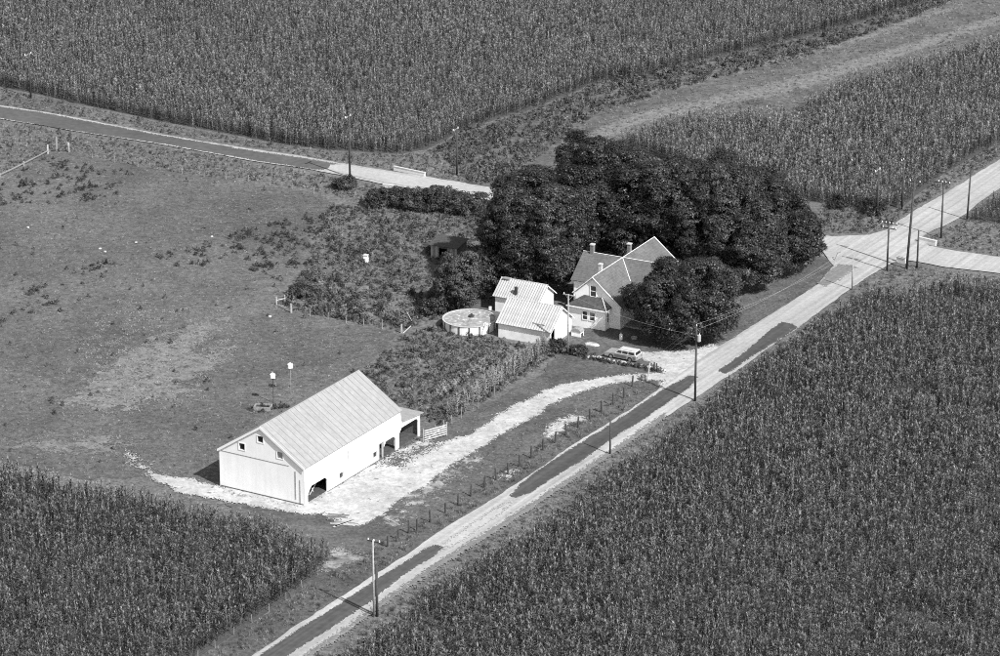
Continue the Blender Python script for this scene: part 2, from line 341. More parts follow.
grain_sheet('asphalt_lane', [(-130, 84), (0, 107.5), (42, 113.5), (84, 121.5), (160, 136), (260, 153), (297, 158), (336, 164.5), (322, 171), (300, 168), (260, 162), (160, 144), (75, 131.5), (0, 119), (-130, 96.5)], 'asphalt', .22, .12, parent=road)
sheet('pale_strip', [(330, 165.5), (344, 166), (381, 172), (425, 179), (504, 192.5), (520, 197), (411, 187), (384, 183), (351, 176), (326, 170.5)], 'road_pale', jit=.08, step=.5, parent=road)
grain_sheet('shoulder', [(225, 712), (318, 648), (345, 629), (371, 610), (407, 584.5), (443, 560), (507, 520), (546, 494.5), (583, 470.5), (620, 445), (664, 415), (665, 420), (620, 451), (583, 476), (546, 500), (507, 526), (443, 566), (407, 590), (371, 615.5), (345, 634), (318, 653), (232, 712)], 'road_dull', .35, .15, parent=road)
grain_sheet('pale_strip', [(440, 548), (470, 527), (503, 505), (512, 503), (500, 515), (470, 536), (450, 548)], 'road_pale', .25, .2, parent=road)
# ------------------------------------------------------------------ scattered plants ("stuff": nobody could count them)
def strip(vs, fs, mi, base, azim, length, width, rise, droop, segs=3, m=0):
    ca, sa = math.cos(azim), math.sin(azim); px, py = -sa, ca; n0 = len(vs); x = y = 0.0; z = base[2]; ang = rise; L = length / segs; hx = 0.0
    for k in range(segs + 1):
        wd = width * (1 - (k / segs) ** 2 * .85) * (.6 if k == 0 else 1) / 2
        vs.append((base[0] + ca * hx + px * wd, base[1] + sa * hx + py * wd, z)); vs.append((base[0] + ca * hx - px * wd, base[1] + sa * hx - py * wd, z))
        hx += math.cos(ang) * L; z += math.sin(ang) * L; ang -= droop / segs
    for k in range(segs):
        a = n0 + 2 * k; fs.append((a, a + 1, a + 3, a + 2)); mi.append(m)
def template(name, vs, fs, mi, mats):
    me = bpy.data.meshes.new(name); me.from_pydata(vs, [], fs)
    for m in mats: me.materials.append(M[m])
    me.polygons.foreach_set('material_index', mi)
    return bpy.data.objects.new(name, me)
def corn_tpl(seed, leafm):
    r = random.Random(seed); vs, fs, mi = [], [], []
    H = 2.15
    for k in range(3):
        a = 2 * math.pi * k / 3; vs += [(math.cos(a) * .022, math.sin(a) * .022, 0), (math.cos(a) * .012, math.sin(a) * .012, H)]
    for k in range(3):
        a, b = 2 * k, 2 * ((k + 1) % 3); fs.append((a, b, b + 1, a + 1)); mi.append(0)
    pl = r.uniform(0, 6.28)
    for k in range(11):
        z = .35 + (H - .5) * k / 10
        strip(vs, fs, mi, (0, 0, z), pl + math.pi * k + r.uniform(-.5, .5), r.uniform(.45, .74) * (1 if k < 9 else .8), r.uniform(.10, .14), r.uniform(.85, 1.3), r.uniform(1.3, 2.3), 3)
    for k in range(5):
        strip(vs, fs, mi, (0, 0, H - .05), r.uniform(0, 6.28), r.uniform(.25, .4), .035, r.uniform(.7, 1.5), r.uniform(.1, .7), 1, 1)
    return template('corn_plant', vs, fs, mi, [leafm, 'tassel'])
def grass_tpl(seed, m, n=16, h=.5, spread=.25, wd=.05):
    r = random.Random(seed); vs, fs, mi = [], [], []
    for k in range(n):
        a = r.uniform(0, 6.28); d = spread * math.sqrt(r.random())
        strip(vs, fs, mi, (math.cos(a) * d, math.sin(a) * d, 0), r.uniform(0, 6.28), h * r.uniform(.6, 1.2), wd, r.uniform(.8, 1.5), r.uniform(.2, 1.4), 2)
    return template('grass_clump', vs, fs, mi, [m])
def forb_tpl(seed, m, n=34, h=.7, rad=.4, leaf=.13):
    r = random.Random(seed); vs, fs, mi = [], [], []
    for k in range(n):
        a = r.uniform(0, 6.28); e = r.uniform(.05, 1.4); q = r.uniform(.55, 1)
        c = Vector((math.cos(a) * math.cos(e) * rad * q, math.sin(a) * math.cos(e) * rad * q, math.sin(e) * h * q))
        nn = (Vector((c.x / rad, c.y / rad, c.z / h)) + Vector((r.gauss(0, .5), r.gauss(0, .5), r.gauss(.3, .5)))).normalized()
        t = nn.orthogonal().normalized(); t.rotate(Matrix.Rotation(r.uniform(0, 6.28), 3, nn)); s2 = nn.cross(t); l = leaf * r.uniform(.7, 1.3)
        i = len(vs); vs += [tuple(c + t * l), tuple(c + s2 * l * .5), tuple(c - t * l), tuple(c - s2 * l * .5)]; fs.append((i, i + 1, i + 2, i + 3)); mi.append(0)
    return template('forb', vs, fs, mi, [m])
def gn_group(objs):
    ng = bpy.data.node_groups.new('scatter', 'GeometryNodeTree')
    ng.interface.new_socket('Geometry', in_out='INPUT', socket_type='NodeSocketGeometry'); ng.interface.new_socket('Geometry', in_out='OUTPUT', socket_type='NodeSocketGeometry')
    N, L = ng.nodes, ng.links
    gi, go = N.new('NodeGroupInput'), N.new('NodeGroupOutput')
    ip = N.new('GeometryNodeInstanceOnPoints'); j = N.new('GeometryNodeJoinGeometry')
    for o in objs:
        n = N.new('GeometryNodeObjectInfo'); n.inputs['Object'].default_value = o; n.inputs['As Instance'].default_value = True
        L.new(n.outputs['Geometry'], j.inputs[0])
    def attr(nm, ty):
        a = N.new('GeometryNodeInputNamedAttribute'); a.data_type = ty; a.inputs['Name'].default_value = nm; return a.outputs['Attribute']
    L.new(gi.outputs[0], ip.inputs['Points']); L.new(j.outputs[0], ip.inputs['Instance']); ip.inputs['Pick Instance'].default_value = True
    L.new(attr('idx', 'INT'), ip.inputs['Instance Index'])
    e2r = N.new('FunctionNodeEulerToRotation'); L.new(attr('rot', 'FLOAT_VECTOR'), e2r.inputs[0]); L.new(e2r.outputs[0], ip.inputs['Rotation'])
    L.new(attr('scl', 'FLOAT_VECTOR'), ip.inputs['Scale']); L.new(ip.outputs[0], go.inputs[0])
    return ng
def inside(pts, pl):
    x, y = pts[:, 0], pts[:, 1]; c = np.zeros(len(pts), bool); n = len(pl)
    for i in range(n):
        (x0, y0), (x1, y1) = pl[i], pl[(i + 1) % n]
        if y0 == y1: continue
        c ^= ((y0 > y) != (y1 > y)) & (x < (x1 - x0) * (y - y0) / (y1 - y0) + x0)
    return c
def infra(pts, mx=135, mt=50, mb=80):
    q = proj(np.column_stack([pts, np.zeros(len(pts))])); return (q[:, 0] > -mx) & (q[:, 0] < 1000 + mx) & (q[:, 1] > -mt) & (q[:, 1] < 656 + mb)
NINST = [0]
def scatter(name, pts, tpls, scale, label, cat, tilt=.12, svar=.2, wvar=.2):
    n = len(pts); NINST[0] += n
    me = bpy.data.meshes.new(name); me.vertices.add(n)
    co = np.zeros((n, 3)); co[:, :2] = pts[:, :2]
    me.vertices.foreach_set('co', co.ravel())
    sc = np.ones((n, 3)); h = np.clip(RNG.normal(1, svar, n), .45, 1.6); wv = np.clip(RNG.normal(1, wvar, n), .5, 1.6); s0 = scale if np.ndim(scale) else np.full(n, scale)
    sc[:, 0] = sc[:, 1] = wv * s0; sc[:, 2] = h * s0
    rt = np.column_stack([RNG.normal(0, tilt, n), RNG.normal(0, tilt, n), RNG.uniform(0, 6.283, n)])
    a = me.attributes.new('scl', 'FLOAT_VECTOR', 'POINT'); a.data.foreach_set('vector', sc.ravel())
    a = me.attributes.new('rot', 'FLOAT_VECTOR', 'POINT'); a.data.foreach_set('vector', rt.ravel())
    a = me.attributes.new('idx', 'INT', 'POINT'); a.data.foreach_set('value', RNG.integers(0, len(tpls), n).astype(np.int32))
    o = link(name, me); md = o.modifiers.new('scatter', 'NODES'); md.node_group = gn_group(tpls)
    return tag(o, label, cat, kind='stuff')
def rows(pl, ang, rs, ps, jr=.10, jp=.09):
    p = np.array(pl); d = np.array([math.cos(ang), math.sin(ang)]); nrm = np.array([-d[1], d[0]])
    a, b = p @ d, p @ nrm
    A, Bq = np.meshgrid(np.arange(a.min(), a.max(), ps), np.arange(b.min(), b.max(), rs)); A = A.ravel(); Bq = Bq.ravel()
    A = A + RNG.normal(0, jp, len(A)); Bq = Bq + RNG.normal(0, jr, len(Bq)) + .25 * np.sin(A * .05 + Bq * .013)
    q = A[:, None] * d + Bq[:, None] * nrm
    q = q[inside(q, pl)]; return q[infra(q)]
def area_pts(pl, dens, clump=0.0):
    p = np.array(pl); lo, hi = p.min(0), p.max(0); n = int(dens * np.prod(hi - lo)); q = RNG.uniform(lo, hi, (n, 2))
    if clump:
        f = np.sin(q[:, 0] * .9 + 2 * np.sin(q[:, 1] * .35)) * np.sin(q[:, 1] * .6 + 1.7 * np.sin(q[:, 0] * .43 + 1)) + .6 * np.sin(q[:, 0] * 2.3 + q[:, 1] * 1.1) * np.sin(q[:, 1] * 1.9 - q[:, 0] * .7)
        q = q[f + RNG.normal(0, .35, len(q)) > clump]
    q = q[inside(q, pl)]; return q[infra(q)]
pxp = lambda L: [tuple(P(x, y)[:2]) for x, y in L]

VANG = math.radians(60.0)
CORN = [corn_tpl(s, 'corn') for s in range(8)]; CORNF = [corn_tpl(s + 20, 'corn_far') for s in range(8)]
fields = [(F_RIGHT, CORN, VANG, 'wide corn field filling the lower right, across the road from the barn', 2.35),
          (F_LEFT, CORN, VANG, 'corn field at the lower left, in front of the white barn', 2.3),
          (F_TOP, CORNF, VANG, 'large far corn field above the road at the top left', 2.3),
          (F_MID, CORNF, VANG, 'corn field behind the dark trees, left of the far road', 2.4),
          (F_EAST, CORN, VANG, 'small corner of corn at the right edge above the side road', 1.9)]
for pl, tp, an, lab, hh in fields:
    q = rows(pl, an, .98, .37, .10, .12)
    if pl is F_LEFT or pl is F_TOP or pl is F_RIGHT:      # ragged thin spots
        f = np.sin(q[:, 0] * .11 + 1.3 * np.sin(q[:, 1] * .07)) * np.sin(q[:, 1] * .09 + .8)
        q = q[(f < .93) | (RNG.random(len(q)) < .45)]
    sv = hh / 2.35 * (1 + .06 * np.sin(q[:, 0] * .07 + 2 * np.sin(q[:, 1] * .05)))
    scatter('corn_field', q, tp, sv, lab, 'corn', tilt=.10, svar=.13, wvar=.2)

GR = [grass_tpl(s, 'weed') for s in range(4)]; GRP = [grass_tpl(s + 9, 'weed_pale') for s in range(4)]
FB = [forb_tpl(s, 'weed') for s in range(4)]; FBD = [forb_tpl(s + 9, 'weed_dark') for s in range(4)]; FBP = [forb_tpl(s + 15, 'weed_pale') for s in range(3)]
SG = [grass_tpl(s + 30, 'weed', 10, .3, .22, .05) for s in range(3)] + [grass_tpl(s + 40, 'weed_pale', 10, .3, .22, .05) for s in range(3)]
LOT = pxp([(330, 205), (360, 208), (480, 214), (478, 300), (445, 318), (415, 326), (400, 331), (350, 322), (292, 311), (280, 303), (300, 276), (318, 240)])
q = area_pts(LOT, 3.4); scatter('weed_lot', q, FB + GR + GRP[:2], .75, 'rough weedy lot between the pasture and the dark trees', 'weeds', svar=.35)
q = area_pts(LOT, 1.6, .3); scatter('weed_patch', q, FBD, .95, 'darker tall weed patches inside the weedy lot', 'weeds', svar=.3)
EDGE = pxp([(284, 302), (300, 282), (330, 276), (350, 290), (410, 320), (398, 330), (350, 321), (292, 311)])
q = area_pts(EDGE, 1.6, -.1); scatter('weed_border', q, FBD[:2] + FB, 1.15, 'dark tall weeds along the fence at the top of the mown pasture', 'weeds', svar=.3)
GARDEN = pxp([(330, 400), (356, 378), (400, 337), (440, 325), (497, 340), (547, 349), (556, 356), (520, 380), (470, 410), (444, 428), (424, 420), (400, 413), (370, 395)])
q = area_pts(GARDEN, 3.4); scatter('garden_weeds', q, FB + GR + GRP[:2] + FBD[:1], .85, 'overgrown garden plot of tall weeds behind the barn', 'weeds', svar=.35)
def line_pts(a, b, n, jit):
    a, b = np.array(P(*a)[:2]), np.array(P(*b)[:2]); t = np.sort(RNG.random(n))[:, None]; return a + (b - a) * t + RNG.normal(0, jit, (n, 2))
q = np.vstack([line_pts((468, 405), (545, 352), 170, .35), line_pts((448, 418), (470, 404), 22, .5), line_pts((474, 400), (530, 362), 60, .35)])
GC = [corn_tpl(s + 50, 'weed_pale') for s in range(5)]
scatter('sweetcorn_row', q, GC, 1.02, 'pale row of sweetcorn along the garden edge nearest the lane', 'corn', tilt=.12, svar=.12)
q = np.vstack([line_pts((424, 402), (492, 360), 110, .35)]); scatter('bean_row', q, FBP + GRP, 1.2, 'thin pale planted row in the middle of the garden plot', 'garden row', svar=.25)
# verges
VERGES = [([(0, 122), (75, 134), (160, 147), (260, 166), (307, 172), (351, 181), (384, 188), (411, 191), (480, 204), (480, 214), (360, 206), (330, 194), (260, 182), (200, 176), (140, 167), (69, 152), (48, 152), (0, 174), (-90, 205), (-90, 106)], 'rough grass verge between the far road and the pasture fence', GR + GRP + FB[:2], 2.8, .75),
          ([(-90, 88), (0, 104), (84, 118), (160, 132.5), (260, 149), (344, 163), (381, 169), (425, 175), (504, 189), (520, 180), (450, 150), (427, 151), (400, 156), (330, 152), (260, 142), (160, 123), (84, 107), (0, 89), (-90, 70)], 'grass verge between the far road and the top corn field', GR + FB[:2] + GRP[:2], 2.8, .7),
          ([(255, 653), (304, 619), (374, 574), (429, 537), (522, 479), (571, 445), (620, 415), (660, 387), (655, 383), (640, 384), (600, 408), (560, 433), (500, 472), (440, 512), (400, 536), (380, 540), (362, 562), (330, 574), (286, 602), (234, 637), (190, 668)], 'shaggy grass verge between the near road and the post fence', GR + SG, 3.4, .95),
          ([(330, 650), (375, 620), (443, 568), (507, 530), (546, 503), (620, 453), (664, 423), (708, 394), (768, 353), (796, 334), (842, 299), (869, 280), (893, 267), (910, 265), (946, 271), (1000, 278), (1000, 295), (940, 292), (890, 298), (800, 350), (700, 420), (600, 490), (443, 592), (360, 650), (300, 690), (270, 690)], 'grass verge between the near road and the right corn field', GR + SG, 3.0, .9),
          ([(835, 234), (869, 233), (887, 228), (897, 220), (918, 206), (970, 175), (1000, 157), (1080, 108), (1080, 95), (1000, 143), (942, 176), (905, 208), (875, 214), (837, 207), (822, 206), (818, 225)], 'weedy bank at the crossroads below the middle corn field', FB + GR + GRP[:2] + FBD[:1], 3.2, .75),
          ([(968, 220), (952, 227), (925, 239), (933, 245), (955, 249), (1000, 256), (1080, 268), (1080, 240), (1000, 226)], 'weedy corner of grass beside the side road', FB[:2] + GR + GRP, 3.0, .7)]
for px, lab, tp, dn, sc in VERGES:
    scatter('verge_grass', area_pts(pxp(px), dn), tp, sc, lab, 'grass', svar=.35)
q = area_pts(pxp([(437, 150), (470, 128), (530, 113), (600, 84), (720, 58), (800, 40), (930, 3), (1000, -30), (960, -2), (880, 30), (800, 58), (720, 78), (640, 100), (600, 112), (560, 140), (505, 184), (470, 182)]), 3.0, -.5)
scatter('waterway_weeds', q, FB + GR + FBD[:1], 1.15, 'band of darker weeds along the grass strip between the far corn fields', 'weeds', svar=.35)
q = area_pts(pxp([(540, 150), (600, 112), (720, 80), (880, 32), (1000, -20), (1040, -10), (1000, 42), (840, 88), (812, 110), (690, 122), (560, 178)]), 1.1)
scatter('strip_grass', q, SG, 1.1, 'pale short grass strip between the two far corn fields', 'grass', svar=.3)
PAST = pxp([(-90, 205), (0, 180), (48, 156), (140, 170), (260, 185), (330, 200), (300, 262), (276, 304), (292, 315), (350, 326), (398, 334), (300, 423), (232, 490), (158, 476), (84, 474), (0, 456), (-90, 436)])
scatter('pasture_grass', area_pts(PAST, 1.3), SG, .75, 'short grazed grass of the open pasture', 'grass', svar=.3)
DT = [grass_tpl(s + 60, 'dry_blade', 9, .18, .3, .05) for s in range(3)]
q = np.vstack([area_pts(pxp([(120, 300), (225, 312), (250, 345), (200, 385), (215, 400), (165, 410), (100, 420), (60, 380), (90, 330)]), 5., .05), area_pts(pxp([(20, 440), (70, 430), (125, 436), (135, 452), (100, 460), (40, 454)]), 1.6, .2), area_pts(pxp([(240, 300), (330, 320), (330, 370), (260, 390), (230, 340)]), .5, .4), area_pts(PAST, .10, .2)])
scatter('dry_grass', q, DT, 1.0, 'pale dry grass flecks in the middle of the pasture', 'grass', svar=.3)
TH_ = [([(0, 178), (45, 158), (75, 158), (130, 172), (135, 190), (80, 204), (0, 206)], 1.6), ([(0, 312), (40, 285), (100, 262), (122, 262), (90, 288), (40, 312), (0, 330)], 1.4), ([(150, 258), (190, 248), (240, 232), (265, 222), (330, 215), (320, 245), (300, 270), (230, 272), (180, 268)], 1.7),
       ([(240, 262), (300, 262), (290, 280), (270, 285)], 1.2)]
q = np.vstack([area_pts(pxp(a), d * 1.3, .38) for a, d in TH_] + [area_pts(PAST, .02)]); scatter('thistle_patch', q, FBD, .85, 'dark scattered thistle tufts standing in the pasture', 'weeds', svar=.35)
LAWN = pxp([(440, 440), (500, 402), (545, 378), (560, 360), (600, 372), (650, 376), (590, 384), (560, 405), (640, 390), (560, 432), (440, 508), (400, 530), (430, 490), (500, 440), (480, 430)])
q = area_pts(pxp([(300, 512), (330, 520), (372, 530), (400, 532), (440, 505), (560, 428), (640, 386), (600, 390), (540, 420), (480, 455), (430, 487), (390, 520), (350, 530)]), 2.6); scatter('lane_grass', q, SG, .8, 'patchy grass between the white lane and the post fence', 'grass', svar=.3)
q = area_pts(pxp([(742, 296), (800, 272), (818, 254), (832, 264), (818, 282), (757, 320), (720, 344), (712, 340), (730, 315)]), 2.2); scatter('lawn_grass', q, SG, .7, 'mown grass slope between the dark trees and the road', 'grass', svar=.3)
q = area_pts(pxp([(444, 432), (500, 398), (550, 372), (566, 358), (640, 366), (600, 374), (556, 383), (500, 408), (466, 432), (440, 440)]), 2.2); scatter('lawn_grass', q, SG, .7, 'mown grass between the garden and the white lane', 'grass', svar=.3)
q = line_pts((545, 350), (590, 357), 40, .5); scatter('weed_fringe', q, FBD, 1.1, 'dark weeds in front of the tin roofed garage door', 'weeds')
q = np.vstack([line_pts((218, 491), (300, 508), 90, .25), line_pts((306, 506), (420, 444), 40, .2)]); scatter('weed_fringe', q, SG, .8, 'thin weeds along the foot of the barn walls', 'weeds')

# ------------------------------------------------------------------ trees
def leaf_mesh(name, centres, normals, size, tone, m):
    n = len(centres); r = RNG.normal(size=(n, 3)); nn = normals / (np.linalg.norm(normals, axis=1)[:, None] + 1e-9)
    t = np.cross(nn, r); t /= np.linalg.norm(t, axis=1)[:, None] + 1e-9; s = np.cross(nn, t); L = size[:, None]
    v = np.stack([centres + t * L, centres + s * L * .62 + nn * L * .15, centres - t * L, centres - s * L * .62 + nn * L * .15], 1).reshape(-1, 3)
    me = bpy.data.meshes.new(name); me.vertices.add(4 * n); me.vertices.foreach_set('co', v.ravel())
    me.loops.add(4 * n); me.loops.foreach_set('vertex_index', np.arange(4 * n, dtype=np.int32)); me.polygons.add(n)
    me.polygons.foreach_set('loop_start', np.arange(0, 4 * n, 4, dtype=np.int32)); me.update(calc_edges=True)
    a = me.attributes.new('tone', 'FLOAT', 'FACE'); a.data.foreach_set('value', tone.astype(np.float32))
    me.materials.append(M[m]); return me
def crown_mesh(name, c, rad, lobe, dens, leaf, m, seed, gap=.12):
    r = np.random.default_rng(seed); c = np.array(c); rad = np.array(rad)
    area = 4 * math.pi * (np.mean(rad) ** 2); bs = min(2.0, float(np.min(rad)) * .42); nb = max(8, int(area / (bs * bs * 2.0)))
    i = np.arange(nb) + .5; ph = np.arccos(1 - 2 * i / nb); th = math.pi * (1 + 5 ** .5) * i
    bd = np.stack([np.cos(th) * np.sin(ph), np.sin(th) * np.sin(ph), np.cos(ph)], 1) + r.normal(0, .12, (nb, 3)); bd /= np.linalg.norm(bd, axis=1)[:, None]
    bq = np.clip(r.normal(.80, .12, nb), .45, 1.02); keep = (bd[:, 2] > -.8) & (r.random(nb) > gap * .4); bd, bq = bd[keep], bq[keep]; nb = len(bd)
    bc = c + bd * rad * bq[:, None]; br = bs * r.uniform(.6, 1.25, nb); bt = r.uniform(.7, 1.3, nb)
    nlb = np.maximum(5, (4 * math.pi * br * br / (lobe * lobe) * .62).astype(int)); bi = np.repeat(np.arange(nb), nlb); nl = len(bi)
    d = r.normal(size=(nl, 3)) * .8 + bd[bi] * .7 + np.array([0, 0, .25]); d /= np.linalg.norm(d, axis=1)[:, None]
    lc = bc[bi] + d * (br[bi] * r.uniform(.7, 1.08, nl))[:, None]
    keep = lc[:, 2] > min(1.5, rad[2] * .3); lc, d, bi = lc[keep], d[keep], bi[keep]; nl = len(lc)
    lr = lobe * r.uniform(.4, 1.15, nl); lt = bt[bi] * r.uniform(.65, 1.35, nl) * r.uniform(.85, 1.25)
    cnt = np.maximum(6, (dens * lr * lr * 4).astype(int)); li = np.repeat(np.arange(nl), cnt); n = len(li)
    e = r.normal(size=(n, 3)); e /= np.linalg.norm(e, axis=1)[:, None]; e[:, 2] = np.abs(e[:, 2]) * np.where(r.random(n) < .78, 1, -1)
    rr = r.uniform(.55, 1.0, n) ** .6
    pos = lc[li] + e * (lr[li] * rr)[:, None] * np.array([1.05, 1.05, .72])
    nor = e * 1.0 + d[li] * .45 + np.array([0, 0, .3]) + r.normal(0, .42, (n, 3))
    pos[:, 2] = np.maximum(pos[:, 2], .35)
    return leaf_mesh(name, pos, nor, leaf * r.uniform(.65, 1.35, n), lt[li] * r.uniform(.75, 1.25, n), m)
def tree(name, px, zc, rad, label, seed, m='leaf', lobe=.80, dens=33, leaf=.13, group='dark shade trees around the house', gap=.12):
    b = PV(*px); root = empty(name, b, 0, label, 'tree', group); rr = random.Random(seed); zc *= K; rad = [a * K for a in rad]
    t = MB(); r0 = .055 * rad[0] + .08; pts = [Vector((0, 0, -.1))]; hh = zc * 1.05
    for k in range(1, 5): pts.append(Vector((rr.uniform(-.25, .25), rr.uniform(-.25, .25), hh * k / 4)))
    for k in range(4): t.tube(pts[k], pts[k + 1], r0 * (1.25 if k == 0 else 1 - .2 * k), r0 * (1 - .2 * (k + 1)), 9)
    t.build('trunk', M['bark'], root, True)
    for k in range(7):
        a = k * 2.4 + rr.random(); s = pts[1 + k % 3]; e = Vector((math.cos(a) * rad[0] * .68, math.sin(a) * rad[1] * .68, zc + rad[2] * rr.uniform(-.15, .5))); mid = (s + e) / 2 + Vector((0, 0, -.06 * rad[2]))
        lb = MB(); lb.tube(s, mid, r0 * .45, r0 * .28, 6); lb.tube(mid, e, r0 * .28, r0 * .08, 6); lb.build('limb', M['bark'], root, True)
    link('crown', crown_mesh('crown', (0, 0, zc), rad, lobe, dens, leaf, m, seed, gap), None, root)
    return root
tree('maple_tree', (533, 286), 7.2, (6.8, 6.4, 7.9), 'broad rounded dark maple left of the house, tallest on the left', 11)
tree('maple_tree', (594, 258), 8.6, (6.2, 6.2, 7.2), 'dark tree with the highest top, behind the left maple', 12)
tree('maple_tree', (650, 266), 8.0, (6.4, 6.0, 7.0), 'dark tree directly behind the house chimneys', 13)
tree('maple_tree', (708, 272), 8.6, (6.4, 6.2, 6.8), 'dark tree in the middle of the right hand clump', 14)
tree('maple_tree', (745, 288), 5.6, (4.6, 4.2, 4.6), 'lower dark tree at the front of the right hand clump', 15)
tree('maple_tree', (776, 269), 5.2, (4.9, 4.8, 4.7), 'rightmost dark tree, reaching towards the crossroads', 16)
tree('maple_tree', (748, 258), 6.3, (5.2, 5.2, 5.3), 'dark tree at the back of the right hand clump beside the corn', 18)
tree('maple_tree', (685, 340.5), 5.0, (6.4, 5.8, 5.0), 'wide low dark tree in front of the house beside the driveway', 17)
tree('fruit_tree', (458, 309), 3.7, (2.7, 2.6, 3.2), 'small loose tree between the pool and the old dark shed', 19, m='leaf_light', lobe=.6, dens=34, leaf=.13, gap=.5)
tree('fruit_tree', (483, 298), 2.6, (1.8, 1.8, 2.1), 'small dark tree squeezed between the pool and the broad maple', 20, m='leaf', lobe=.6, dens=34, leaf=.13, gap=.3)
def bush(px, rad, label, seed, m='leaf_light', group='bushes along the far road'):
    b = PV(*px); rad = [a * K for a in rad]; root = empty('bush', b, 0, label, 'bush', group)
    link('foliage', crown_mesh('foliage', (0, 0, rad[2] * .75), rad, .5, 30, .12, m, seed, .9), None, root)
    s = MB()
    rr = random.Random(seed)
    for k in range(6): a = k * 1.05; s.tube((0, 0, -.05), (math.cos(a) * rad[0] * .5, math.sin(a) * rad[1] * .5, rad[2]), .05, .02, 5)
    s.build('stem', M['bark'], root)
for i, (x, y, r, l) in enumerate([(345, 189, (1.5, 1.2, .9), 'small round bush by the pole, left of the hedge'), (377, 206, (1.7, 1.5, 1.2), 'leftmost bush of the long hedge below the road'), (394, 207, (1.7, 1.6, 1.4), 'second bush of the hedge, counted from the left'),
        (411, 209, (1.6, 1.6, 1.5), 'third bush of the hedge, counted from the left'), (427, 211, (1.6, 1.5, 1.5), 'fourth bush of the hedge, left of the two white posts'), (443, 209, (1.8, 1.6, 1.8), 'tallest hedge bush, right behind the two white posts'), (460, 213, (1.7, 1.5, 1.6), 'hedge bush just right of the two white posts'),
        (477, 216, (1.9, 1.6, 1.7), 'rightmost hedge bush, touching the dark maple')]):
    bush((x, y), r, l, 40 + i)
bush((874, 214), (1.5, 1.3, 1.1), 'dark bush at the corn corner beside the crossroads', 60, 'leaf', 'bushes by the crossroads')
bush((838, 208), (1.1, 1.0, 1.1), 'dark bush at the left end of the bank, beside the corn', 61, 'leaf', 'bushes by the crossroads')
bush((301, 296), (1.5, 1.3, .75), 'low dark bush above the broken fence brace in the pasture', 62, 'leaf_light', 'bushes at the weedy lot')
bush((434, 314), (1.6, 1.5, 1.0), 'low dark bush left of the round pool', 63, 'leaf', 'bushes at the weedy lot')
bush((556, 352), (1.1, .9, .8), 'dark bush at the corner of the garage door', 64, 'leaf_light', 'bushes by the garage')
bush((577, 354), (1.0, .7, .5), 'low dark shrub beside the stone row', 65, 'leaf', 'bushes by the garage')

# ------------------------------------------------------------------ buildings
PHI = math.radians(-30.0)
def opening(y0, y1, z1, c):     # notch in a wall outline with cut top corners
    return [(y0, 0), (y0, z1 - c), (y0 + c * .9, z1), (y1 - c * .5, z1), (y1, z1 - c * .5), (y1, 0)]
# ---- barn
PB = math.radians(-30.2)
barn = empty('barn', PV(305, 506.5), PB, 'long white gabled barn with open cattle bays beside the gravel yard', 'barn')
W_, L_, E_, RZ = 11.2, 19.7, 4.5, 8.15; T_ = .16
def wl(): return MB(K)
side = [(0, 0)] + opening(.6, 4.5, 1.95, .8) + opening(16.0, 18.7, 1.85, .75) + opening(19.3, 23.6, 2.35, .8) + [(24.0, 0), (24.0, 2.75), (L_ + .3, 3.2), (L_, E_), (0, E_)]
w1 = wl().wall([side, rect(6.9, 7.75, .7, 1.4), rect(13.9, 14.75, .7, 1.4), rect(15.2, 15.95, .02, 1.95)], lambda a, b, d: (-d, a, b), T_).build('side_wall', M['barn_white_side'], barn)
gab = [(-W_, 0), (-T_ - .002, 0), (-T_ - .002, E_ + .1), (-W_ / 2, RZ - .05), (-W_, E_)]
wl().wall([gab, rect(-8.5, -7.75, 5.0, 5.75), rect(-6.05, -5.3, 6.35, 7.1), rect(-3.5, -2.75, 5.0, 5.75)], lambda a, b, d: (a, d, b), T_).build('gable_wall', M['barn_white'], barn)
wl().wall([[(-W_, 0), (-T_ - .002, 0), (-T_ - .002, E_ + .1), (-W_ / 2, RZ - .05), (-W_, E_)]], lambda a, b, d: (a, L_ - T_ + d, b), T_).build('rear_gable_wall', M['barn_white'], barn)
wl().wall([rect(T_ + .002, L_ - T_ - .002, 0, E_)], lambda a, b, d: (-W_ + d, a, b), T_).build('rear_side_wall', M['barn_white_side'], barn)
oh, og, rt = .18, .16, .12
sl_ = (RZ - E_) / (W_ / 2)
